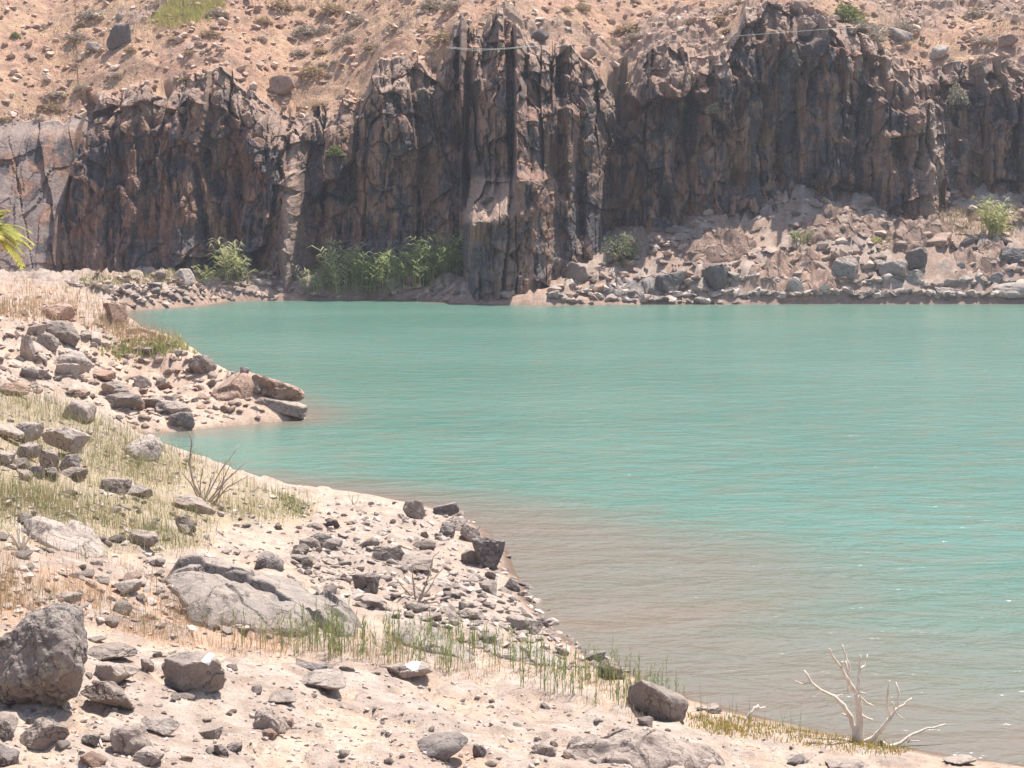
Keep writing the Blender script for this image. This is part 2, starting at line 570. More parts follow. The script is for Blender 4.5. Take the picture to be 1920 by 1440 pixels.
def H(x, y, detail=True):
    h, sd = H0(x, y)
    if not detail:
        return h, sd
    x = np.asarray(x, float); y = np.asarray(y, float)
    on = sstep(-0.3, 1.5, sd)
    far = sstep(95, 108, y)
    mid = sstep(40, 50, y)
    amp = 0.10 + 0.10 * mid + 0.25 * far
    h = h + on * amp * fbm(x * 0.55 / (1 + far), y * 0.55 / (1 + far), 0, 4, 3)
    h = h + on * 0.03 * fbm(x * 4, y * 4, 0, 3, 31)
    # broken ledges on the talus below the cliff
    f1, f2, idv, ox, oy = cells(x * 0.42 + 0.3 * fbm(x * .5, y * .5, 0, 2, 8), y * 0.75, 5)
    h = h + far * sstep(0, 2.0, sd) * np.maximum(idv - 0.3, 0) * 0.9 * sstep(0.02, 0.10, f2 - f1)
    g1, g2, idg, _, _ = cells(x * 1.4, y * 1.7, 6)
    h = h + (far * 0.35 + mid * (1 - far) * 0.16) * sstep(0, 1.5, sd) * np.maximum(idg - 0.3, 0) * 1.4 * sstep(0.02, 0.12, g2 - g1)
    return h, sd


def embedded(x, y):
    """flat stones grown into the ground: how far each stands proud, and where stone shows"""
    mid = sstep(40, 50, y); far = sstep(95, 108, y)
    k = 2.1 * (1 - mid) + 1.0 * mid - 0.35 * far
    wxx = x + 0.18 * fbm(x * 3, y * 3, 0, 2, 120); wyy = y + 0.18 * fbm(x * 3, y * 3, 5, 2, 121)
    e = np.zeros(np.shape(x)); m = np.zeros(np.shape(x))
    for sc_, sd_, amp in ((1.0, 122, 1.0), (2.3, 123, 0.5), (0.42, 124, 1.4)):
        f1, f2, cid, ox, oy = cells(wxx * k * sc_, wyy * k * sc_ * 1.15, sd_)
        patch = fbm(x * 0.35, y * 0.35, 0, 3, 125 + sd_)
        on = (cid + 0.55 * patch > 0.74) * sstep(0.04, 0.16, f2 - f1)
        tilt = (ox * (cid * 37 % 1 - .5) + oy * (cid * 91 % 1 - .5)) * 1.2
        e = np.maximum(e, on * amp * (0.055 * (1 - mid) + 0.13 * mid + 0.10 * far) * (1 + tilt))
        m = np.maximum(m, on * (0.6 + 0.4 * (cid * 53 % 1)))
    return e, m


def poly_mask(px, py, poly):
    ins = np.zeros(np.shape(px), bool)
    n = len(poly)
    for i in range(n):
        ax, ay = poly[i]; bx, by = poly[(i + 1) % n]
        if ay == by:
            continue
        c = (ay > py) != (by > py)
        ins ^= c & (px < (bx - ax) * (py - ay) / (by - ay) + ax)
    return ins


GRASS_POLY = [(-400, 735), (0, 735), (130, 755), (230, 800), (330, 850), (460, 900), (590, 940), (560, 985), (430, 985), (330, 1040), (200, 1030), (60, 1020), (-400, 1020)]
RED_POLY = [(-400, 985), (150, 1030), (330, 1090), (430, 1150), (560, 1190), (520, 1235), (330, 1215), (160, 1160), (-400, 1160)]
STALK_POLY = [(430, 1165), (560, 1190), (720, 1195), (900, 1210), (1040, 1225), (1180, 1270), (1300, 1325), (1210, 1365), (1060, 1315), (900, 1285), (760, 1255), (600, 1238), (450, 1215)]
YELLOW_POLY = [(1290, 1345), (1420, 1352), (1560, 1382), (1720, 1402), (1660, 1420), (1480, 1400), (1320, 1375)]
STONY_POLY = [(560, 985), (700, 975), (810, 945), (900, 985), (955, 1040), (1000, 1120), (1080, 1205), (1180, 1265), (1040, 1260), (900, 1215), (760, 1170), (640, 1130), (540, 1050)]
FARDRY_POLY = [(-400, 520), (60, 528), (140, 545), (235, 590), (330, 650), (280, 665), (160, 610), (0, 600), (-400, 600)]

# fan-shaped tessellation, finer close by
nr, nc = 600, 560
ys = np.concatenate([np.linspace(-25, 7, 24), np.geomspace(7.5, 131, nr - 24)])
tt = np.concatenate([np.linspace(-1.5, -0.42, 40), np.linspace(-0.405, 0.405, nc - 80), np.linspace(0.42, 1.5, 40)])
YY = np.repeat(ys[:, None], nc, 1)
XX = tt[None, :] * (np.maximum(YY, 0) + 9.0)
hz, sdv = H(XX, YY)
emb_h, emb_m = embedded(XX, YY)
emb_on = sstep(0.1, 0.9, sdv) * sstep(7, 9, YY)
hz = hz + emb_h * emb_on
hz = hz + emb_on * (0.05 * fbm(XX * 1.6, YY * 1.6, 0, 4, 130) + 0.025 * fbm(XX * 6, YY * 6, 0, 2, 131)) * sstep(45, 35, YY)
gpx, gpy = project(XX, np.maximum(YY, 4), hz)
jx = gpx + 30 * fbm(XX * 1.5, YY * 1.5, 0, 3, 71)
jy = gpy + 14 * fbm(XX * 1.5, YY * 1.5, 0, 3, 72)


def soft(poly):
    m = np.zeros(jx.shape)
    for dx_, dy_ in ((0, 0), (14, 0), (-14, 0), (0, 7), (0, -7), (9, 5), (-9, -5)):
        m += poly_mask(jx + dx_, jy + dy_, poly)
    return m / 7 * (YY > 6)


wet = sstep(0.55, 0.05, hz + 0.25 * 0) * 0
wet = sstep(0.12, 0.0, hz - 0.05 * fbm(XX * 3, YY * 3, 0, 2, 5)) * sstep(45, 35, YY) + sstep(0.10, 0.0, hz) * sstep(35, 45, YY) * 0.6
red = np.clip(soft(RED_POLY) * 0.5 + soft(FARDRY_POLY) * 0.6 + sstep(44, 52, YY) * sstep(95, 80, YY) * 0.22, 0, 1)
ground_me = new_mesh('shore_ground', np.stack([XX, YY, hz], -1), grid_faces(nr, nc), M['ground'], True,
                     {'wet': wet, 'red': red, 'grass': soft(GRASS_POLY) * 0.8, 'stony': soft(STONY_POLY) * 0.35,
                      'talus': sstep(96, 108, YY), 'stone': emb_m * emb_on * (1 - 0.6 * soft(GRASS_POLY))})
tag(link('ground', ground_me), kind='structure')

# ------------------------------------------------------------------ water
wy = np.concatenate([np.linspace(-20, 12, 12), np.geomspace(13, 122, 150), [135]])
wt = np.concatenate([np.linspace(-3, -0.42, 12), np.linspace(-0.4, 0.4, 150), np.linspace(0.42, 6, 16)])
WY = np.repeat(wy[:, None], len(wt), 1)
WX = wt[None, :] * (np.maximum(WY, 0) + 9)
wd, wsd = H0(WX, WY)
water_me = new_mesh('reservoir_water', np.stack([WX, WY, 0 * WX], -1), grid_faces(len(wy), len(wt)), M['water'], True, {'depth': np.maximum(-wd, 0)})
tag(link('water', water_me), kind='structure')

# ------------------------------------------------------------------ cliff and hillside (one rock mass)
TOP = [(-900, 225), (-100, 225), (0, 222), (60, 216), (110, 205), (150, 195), (172, 180), (240, 165), (300, 163), (345, 150), (375, 130), (410, 128), (432, 160), (470, 182), (500, 205), (530, 235), (560, 240),
       (590, 205), (640, 192), (684, 190), (694, 145), (710, 115), (760, 98), (780, 118), (820, 140), (838, 100), (848, 38), (862, 22), (900, 40), (930, 14), (960, 20), (985, 50),
       (1030, 72), (1080, 95), (1120, 140), (1150, 175), (1172, 188), (1192, 150), (1208, 112), (1250, 92), (1300, 96), (1340, 104), (1385, 62), (1415, -2), (1500, -8), (1545, 6), (1562, 40), (1620, 44),
       (1680, 86), (1740, 118), (1800, 128), (1850, 118), (1920, 110), (2050, 95), (2700, 90)]
YC = [(-900, 112), (-200, 118.5), (0, 119.6), (80, 120), (112, 120.8), (124, 122.8), (200, 123.4), (330, 123.2), (440, 123.8), (500, 123.2), (545, 122.6), (585, 123.8), (690, 123.4), (760, 122.4), (860, 121.6), (874, 117.0), (886, 115.4), (950, 114.6), (1010, 115.2),
      (1050, 118.0), (1100, 120.2), (1135, 122.2), (1170, 125.2), (1200, 125.0), (1260, 124.2), (1400, 124.6), (1550, 125.0), (1640, 125.0), (1700, 124.6), (1760, 124.2), (1788, 124.6), (1800, 126.2), (1920, 126.2), (2100, 126), (2700, 122)]
ud = np.linspace(-70, 1990, 980)
us = np.concatenate([np.linspace(-1000, -75, 60), ud, np.linspace(1995, 2700, 50)])
NU = len(us)
yc = np.interp(us, *zip(*YC))
pyt = np.interp(us, *zip(*TOP))
LEAN = 2.6
tp = at_y(us, pyt, yc + LEAN)
zt = tp[2] + 0.35 * fbm(us * 0.02, 0, 0, 3, 41)
rdx, rdy, _ = ray(us, 400)
xs = rdx / rdy * yc
nv, nh = 300, 150
v = np.linspace(0, 1, nv) ** 1.0
zb = -1.5
U = np.repeat(us[None, :], nv, 0)
X = np.repeat(xs[None, :], nv, 0)
V = np.repeat(v[:, None], NU, 1)
xw0 = xs + 0.9 * fbm(xs * 0.16, 1.5, 0, 3, 11)
zt = zt + sstep(190, 120, us) * (1.3 * fbm(us * 0.03, 0, 0, 4, 43) - 0.1)
kk0 = np.floor(xw0 / 1.65)
zt = zt + 1.1 * (_hash(kk0, kk0 * 0, kk0 * 0, 27) - 0.6) + 0.5 * (_hash(np.floor(xw0 / 0.7), kk0 * 0, kk0 * 0, 28) - 0.5)
zt = np.convolve(np.pad(zt, 2, mode='edge'), np.ones(5) / 5, 'valid')
Z = zb + (zt[None, :] - zb) * V
rng = np.random.default_rng(7)


def columns(x, spacing, seed, jit=0.5):
    """upright columns: random widths along x; returns local coordinate -1..1 and a random number per column"""
    q = x / spacing
    i = np.floor(q)
    c0 = i + 0.5 + jit * (_hash(i, i * 0, i * 0, seed) - 0.5)
    cL = i - 0.5 + jit * (_hash(i - 1, i * 0, i * 0, seed) - 0.5)
    cR = i + 1.5 + jit * (_hash(i + 1, i * 0, i * 0, seed) - 0.5)
    c = np.where(np.abs(q - cL) < np.abs(q - c0), cL, c0); k = np.where(np.abs(q - cL) < np.abs(q - c0), i - 1, i)
    k = np.where(np.abs(q - cR) < np.abs(q - c), i + 1, k); c = np.where(np.abs(q - cR) < np.abs(q - c), cR, c)
    return (q - c) * 2, k


xw = X + 0.9 * fbm(X * 0.16, Z * 0.10, 0, 3, 11) + 0.25 * fbm(X * 0.7, Z * 0.35, 0, 3, 12)
t1, k1 = columns(xw, 3.3, 21, 0.8)
t2, k2 = columns(xw + 0.3 * vnoise(X * .6, Z * .4, 0, 14), 1.15, 22, 0.8)
D = 1.15 * (1 - np.clip(np.abs(t1), 0, 1) ** 2.2) + 2.1 * (_hash(k1, k1 * 0, k1 * 0, 23) - 0.5)
D += 0.24 * (1 - np.clip(np.abs(t2), 0, 1) ** 2.0) + 0.32 * (_hash(k2, k2 * 0, k2 * 0, 24) - 0.5)
# set-backs: broken column tops that make ledges
for s_, (lo, hi, dep, pr) in enumerate([(0.86, 0.99, 0.9, 0.9), (0.70, 0.9, 0.9, 0.5), (0.45, 0.8, 0.7, 0.6), (0.2, 0.6, 0.6, 0.45), (0.3, 0.85, 0.6, 0.5)]):
    kk = k2 if s_ in (0, 2, 4) else k1
    hh = lo + (hi - lo) * _hash(kk, kk * 0, kk * 0, 30 + s_)
    on = (_hash(kk, kk * 0 + 1, kk * 0, 40 + s_) < pr)
    vv = V + 0.03 * vnoise(X * 1.3, Z * 0.6, 0, 15 + s_)
    D -= on * dep * (0.5 + _hash(kk, kk * 0 + 2, kk * 0, 50 + s_)) * sstep(hh - 0.012, hh + 0.012, vv)
D += 1.1 * fbm(X * 0.28, Z * 0.10, 3, 4, 16) + 0.42 * fbm(X * 1.1, Z * 0.42, 1, 4, 17)
ridge = 1 - np.abs(fbm(X * 0.8, Z * 0.22, 5, 4, 18))
D += 0.55 * (ridge - 0.75)
D += 0.13 * fbm(X * 3.3, Z * 2.4, 2, 3, 19)
b1, b2, bid, box_, boy_ = cells(X * 0.62 + 0.5 * fbm(X, Z, 0, 3, 61), Z * 0.22 + 0.3 * fbm(X * .8, Z * .8, 0, 3, 63), 62)
D += 0.5 * (bid - 0.5) * sstep(0.0, 0.10, b2 - b1) - 0.08 * sstep(0.05, 0.0, b2 - b1)
topm = sstep(0.42, 0.85, V + 0.25 * fbm(X * 0.13, Z * 0.13, 0, 3, 64))
wx_ = X + 0.5 * fbm(X * .7, Z * .7, 0, 3, 65); wz_ = Z + 0.5 * fbm(X * .7, Z * .7, 4, 3, 66)
c1, c2, cid, cox, coy = cells(wx_ * 0.36 + wz_ * 0.05, wz_ * 0.24 - wx_ * 0.06, 67)
D += (0.9 + 1.0 * topm) * (cid - 0.5)
D += -1.3 * (cid * 37.7 % 1 - 0.62) * cox / 0.36 * 0.55 - np.maximum(cid * 91.3 % 1 - 0.5, 0) * 1.3 * coy / 0.24 * (0.45 + 0.55 * topm)
c1, c2, cid, cox, coy = cells(wx_ * 0.95, wz_ * 0.6 + wx_ * 0.12, 68)
D += -0.8 * (cid * 37.7 % 1 - 0.6) * cox - np.maximum(cid * 91.3 % 1 - 0.5, 0) * 0.9 * coy / 0.6 * (0.3 + 0.7 * topm)
D += (0.38 + 0.5 * topm) * (cid - 0.5) * sstep(0, 0.08, c2 - c1)
c1, c2, cid, _, _ = cells(wx_ * 2.3, wz_ * 1.8, 69)
D += (0.14 + 0.14 * topm) * (cid - 0.5) * sstep(0, 0.1, c2 - c1)
jn = np.abs(fbm(xw * 0.55, Z * 0.06, 9, 3, 101))
D -= 0.35 * sstep(0.03, 0.0, jn)
jn2 = np.abs(fbm(xw * 1.3, Z * 0.16, 19, 3, 102))
D -= 0.12 * sstep(0.04, 0.0, jn2)
# named features of this face
P = lambda a, b: np.exp(-((U - a) / b) ** 2)


def band(a, b, s=6):
    return sstep(a - s, a + s, U) * (1 - sstep(b - s, b + s, U))


zz = Z
# chute of lit rubble above the pale rib (photo x 500 to 580)
D -= 3.6 * P(522, 26) * sstep(9.5, 15.5, zz)
D += P(550 + 6 * vnoise(Z * .7, 0, 0, 70), 22) * (1 - sstep(1.5, 12.5, zz)) * (2.0 + 0.9 * fbm(X, Z * .8, 0, 3, 71))
# split crack, dark groove and cave niches
D -= 1.2 * P(372 + (zz - 8) * -4.5, 7) * sstep(3, 5, zz) * sstep(11, 9.5, zz)
D -= 1.6 * P(440, 14) * sstep(2, 5, zz) * sstep(12, 9, zz)
D -= 2.2 * P(1150, 20) * sstep(15, 9, zz)
D -= 1.5 * P(1088, 9) * sstep(3, 6, zz) * sstep(15, 12, zz)
D -= 1.8 * P(1460, 14) * sstep(6, 9, zz) * sstep(14, 11, zz)
for a, b, zc, hh in ((1585, 26, 7.6, 0.8), (1625, 20, 7.4, 0.9), (1385, 24, 8.8, 1.0), (1250, 14, 6.6, 1.3), (1530, 20, 8.0, .5), (860, 12, 12.2, 1.0)):
    D -= 2.2 * P(a, b) * np.exp(-((zz - zc) / hh) ** 2)
# buttress: sloping lit ramp on its left, set back above
ramp = band(868, 965, 5)
D -= ramp * np.clip((zz - 5.7 - 0.25 * vnoise(X * 2, Z, 0, 77) - (U - 915) * 0.012) * 1.9, 0, 6.2)
D -= band(965, 1060, 8) * 1.9 * sstep(8.6, 9.4, zz + 0.5 * vnoise(X * 1.4, 0, 0, 78))
D -= band(980, 1100, 10) * 1.6 * sstep(13.4, 15.2, zz + 0.8 * vnoise(X * 1.2, 0, 0, 79))
D += 1.0 * P(950, 30) * sstep(10, 12, zz) * sstep(17, 14, zz)
# pale leaning rib on the right and the stepped blocks before it
D += P(1752 + 8 * vnoise(Z * .5, 0, 0, 73), 30) * (1 - sstep(5.5, 16.5, zz)) * (2.6 + 0.8 * fbm(X, Z * .8, 0, 3, 74))
for a, zc in ((1690, 9.6), (1672, 12.4), (1632, 10.8), (1705, 14.0), (1650, 15.0), (1598, 13.8)):
    D -= 1.0 * P(a, 20) * sstep(zc - 0.25, zc + 0.3, zz)
    D += 0.9 * P(a, 20)
# slab on the left: laid back at about 50 degrees
slabm = 1 - sstep(96, 128, U + (zz - 6) * -5)
D = D * (1 - 0.85 * slabm) - slabm * (np.clip(zz - 1.0, 0, 30) * 0.62 - 3.2)
crk = np.abs(((U + zz * 9.5 + 4 * fbm(X * .6, Z * .6, 0, 3, 75)) / 62) % 1 - 0.5)
D -= slabm * 0.16 * sstep(0.03, 0.01, crk)
D += slabm * 0.7 * (_hash(np.floor((U + zz * 9.5 + 4 * fbm(X * .6, Z * .6, 0, 3, 75)) / 62 + 0.5), U * 0, U * 0, 76) - 0.5)
# lip
D -= LEAN * 0.55 * V + (LEAN * 0.45) * sstep(0.86, 1.0, V) ** 2
edge = sstep(0.0, 0.06, V)
Yc = np.repeat(yc[None, :], nv, 0) - D
# hillside above
th = np.linspace(0, 1, nh)
wv = np.where(th < 0.85, 26 * (th / 0.85) ** 1.15, 26 + 150 * ((th - 0.85) / 0.15) ** 1.5)[1:]
HW = np.repeat(wv[:, None], NU, 1)
HX = np.repeat(xs[None, :], nh - 1, 0) * (1 + HW / 124.0)
HU = np.repeat(us[None, :], nh - 1, 0)
ylip = Yc[-1][None, :]
blend = sstep(0, 3.0, HW)


def blur(a, n, times=3):
    for _ in range(times):
        a = np.convolve(np.pad(a, n // 2, mode='edge'), np.ones(n) / n, 'valid')
    return a


ypad = blur(Yc[-1], 91); zpad = blur(zt, 61)
HY = (Yc[-1][None, :] * (1 - blend) + ypad[None, :] * blend) + HW
HY = np.maximum.accumulate(HY, axis=0)
slope = np.interp(us, [-1000, 0, 300, 900, 1500, 2700], [0.62, 0.58, 0.56, 0.5, 0.42, 0.42])[None, :]
HZ = zt[None, :] * (1 - blend) + (zpad + (blur(zt, 15) - zpad) * np.exp(-HW / 6)) * blend + slope * HW * np.clip(HW / 4, 0.45, 1)
hn = sstep(0, 1.5, HW)
HZ = HZ + hn * (0.95 * fbm(HX * 0.22, HY * 0.2, 0, 4, 81) + 0.30 * fbm(HX * 1.1, HY * 1.1, 0, 4, 82))
q1, q2, qid, _, _ = cells(HX * 0.55, HY * 0.7, 83)
rocky = sstep(0.0, 0.35, fbm(HX * 0.10, HY * 0.12, 0, 3, 84) + 0.5 * sstep(1550, 1700, HU) + 0.35 * P(960, 60)[0][None, :] - 0.06)
HZ = HZ + hn * rocky * (qid - 0.3) * 0.9 * sstep(0.02, 0.14, q2 - q1)
q1, q2, qid, _, _ = cells(HX * 1.7, HY * 1.9, 85)
HZ = HZ + hn * (0.25 * rocky + 0.07) * (qid - 0.3) * sstep(0.02, 0.14, q2 - q1)
hill = np.concatenate([np.zeros((nv, NU)), np.broadcast_to(sstep(0.1, 1.6, HW + 0.8 * fbm(HX, HY, 0, 2, 86)) * (1 - 0.75 * rocky), HW.shape)])
lip_sunlit = sstep(0.80, 0.97, V + 0.14 * fbm(X * 0.5, Z * 0.5, 0, 4, 91)) * (1 - 0.4 * sstep(0.3, -0.3, fbm(X * 0.2, Z * .1, 0, 2, 92)))
lip_sunlit = np.maximum(lip_sunlit, 0.85 * P(548, 20) * (zz < 13)); lip_sunlit = np.maximum(lip_sunlit, 0.8 * P(1752, 30)); lip_sunlit = np.maximum(lip_sunlit, 0.9 * ramp * sstep(5.4, 5.8, zz) * sstep(9.2, 8.6, zz))  # ribs and ramp painted pale to look sunlit
lip = np.concatenate([lip_sunlit, np.full(HW.shape, 0.85)])
wash = 0.25 * sstep(4.8, 3.9, zz + 0.5 * fbm(X * .5, Z * .3, 0, 3, 95)) + 0.3 * np.exp(-((zz - 4.25) / 0.10) ** 2) + 0.3 * np.exp(-((zz - 1.9) / 0.12) ** 2)
wash = np.concatenate([np.clip(wash, 0, 1) * (1 - slabm), np.zeros(HW.shape)])
slab = np.concatenate([slabm * sstep(0.35, 0.2, np.abs(fbm(X * .5, Z * .5, 0, 3, 97))) * 0.8, np.zeros(HW.shape)])
CX = np.concatenate([X, HX]); CY = np.concatenate([Yc, HY]); CZ = np.concatenate([Z, HZ])
cliff_me = new_mesh('rock_cliff', np.stack([CX, CY, CZ], -1), grid_faces(nv + nh - 1, NU), M['cliff'], False, {'hill': hill, 'lip': lip, 'wash': wash, 'slab': slab})
tag(link('cliff', cliff_me), kind='structure')
cpx, cpy = project(CX, CY, CZ)

# ------------------------------------------------------------------ placing things on the shore
YS = np.geomspace(6, 129, 420)


def hfast(x, y):
    """height of the shore read off the finished ground mesh"""
    t = x / (np.maximum(y, 0) + 9.0)
    fi = np.interp(y, ys, np.arange(nr)); fj = np.interp(t, tt, np.arange(nc))
    i = np.minimum(fi.astype(int), nr - 2); j = np.minimum(fj.astype(int), nc - 2)
    a = fi - i; b = fj - j
    return (hz[i, j] * (1 - b) + hz[i, j + 1] * b) * (1 - a) + (hz[i + 1, j] * (1 - b) + hz[i + 1, j + 1] * b) * a


def on_ground(pxs, pys):
    """where the line of sight through each pixel meets the shore"""
    pxs = np.asarray(pxs, float); pys = np.asarray(pys, float)
    dx, dy, dz = ray(pxs, pys)
    T = YS[None, :] / dy[:, None]
    gx = dx[:, None] * T; gz = CAMZ + dz[:, None] * T
    gy = np.broadcast_to(YS[None, :], gx.shape)
    h = np.maximum(hfast(gx, gy), -0.02)
    below = gz < h
    i = np.where(below.any(1), below.argmax(1), len(YS) - 1)
    r = np.arange(len(pxs))
    x = gx[r, i]; y = gy[r, i]
    return x, y, hfast(x, y)


_ico = {}


def ico(sub):
    if sub not in _ico:
        bm = bmesh.new()
        bmesh.ops.create_icosphere(bm, subdivisions=sub, radius=1.0)
        vs_ = np.array([v_.co[:] for v_ in bm.verts]); fs = np.array([[v_.index for v_ in f.verts] for f in bm.faces])
        bm.free()
        vs_ /= np.linalg.norm(vs_, axis=1)[:, None]
        _ico[sub] = (vs_, fs)
    return _ico[sub]


def rock_shape(seed, sub=3, planes=13, sharp=26, rough=0.07, tilt=0.3):
    """weathered angular stone: a ball cut by random planes, roughened; fills the box -1..1"""
    rg = np.random.default_rng(seed)
    p, f = ico(sub)
    n = rg.normal(size=(planes, 3)); n /= np.linalg.norm(n, axis=1)[:, None]
    n = np.concatenate([n, [[0, 0, 1], [0, 0, -1]]])
    d = np.concatenate([rg.uniform(0.5, 0.95, planes), [0.7, 0.7]])
    q = np.maximum(p @ n.T, 0) / d[None, :]
    r = (np.sum(q ** sharp, 1) + 0.75 ** sharp) ** (-1.0 / sharp)
    r = r * (1 + rough * 1.6 * fbm(p[:, 0] * 1.8 + seed, p[:, 1] * 1.8, p[:, 2] * 1.8, 3, seed % 97)
             + rough * fbm(p[:, 0] * 6 + seed, p[:, 1] * 6, p[:, 2] * 6, 3, seed % 89))
    v_ = p * r[:, None]
    e = Euler((rg.uniform(-tilt, tilt), rg.uniform(-tilt, tilt), rg.uniform(0, 6.28)))
    v_ = v_ @ np.array(e.to_matrix()).T
    lo, hi = v_.min(0), v_.max(0)
    return (v_ - (lo + hi) / 2) / ((hi - lo) / 2), f


def lean_mesh(v_, shear):
    v_ = v_.copy()
    v_[:, 0] += shear * v_[:, 2]
    return v_ / np.abs(v_[:, 0]).max() if False else v_


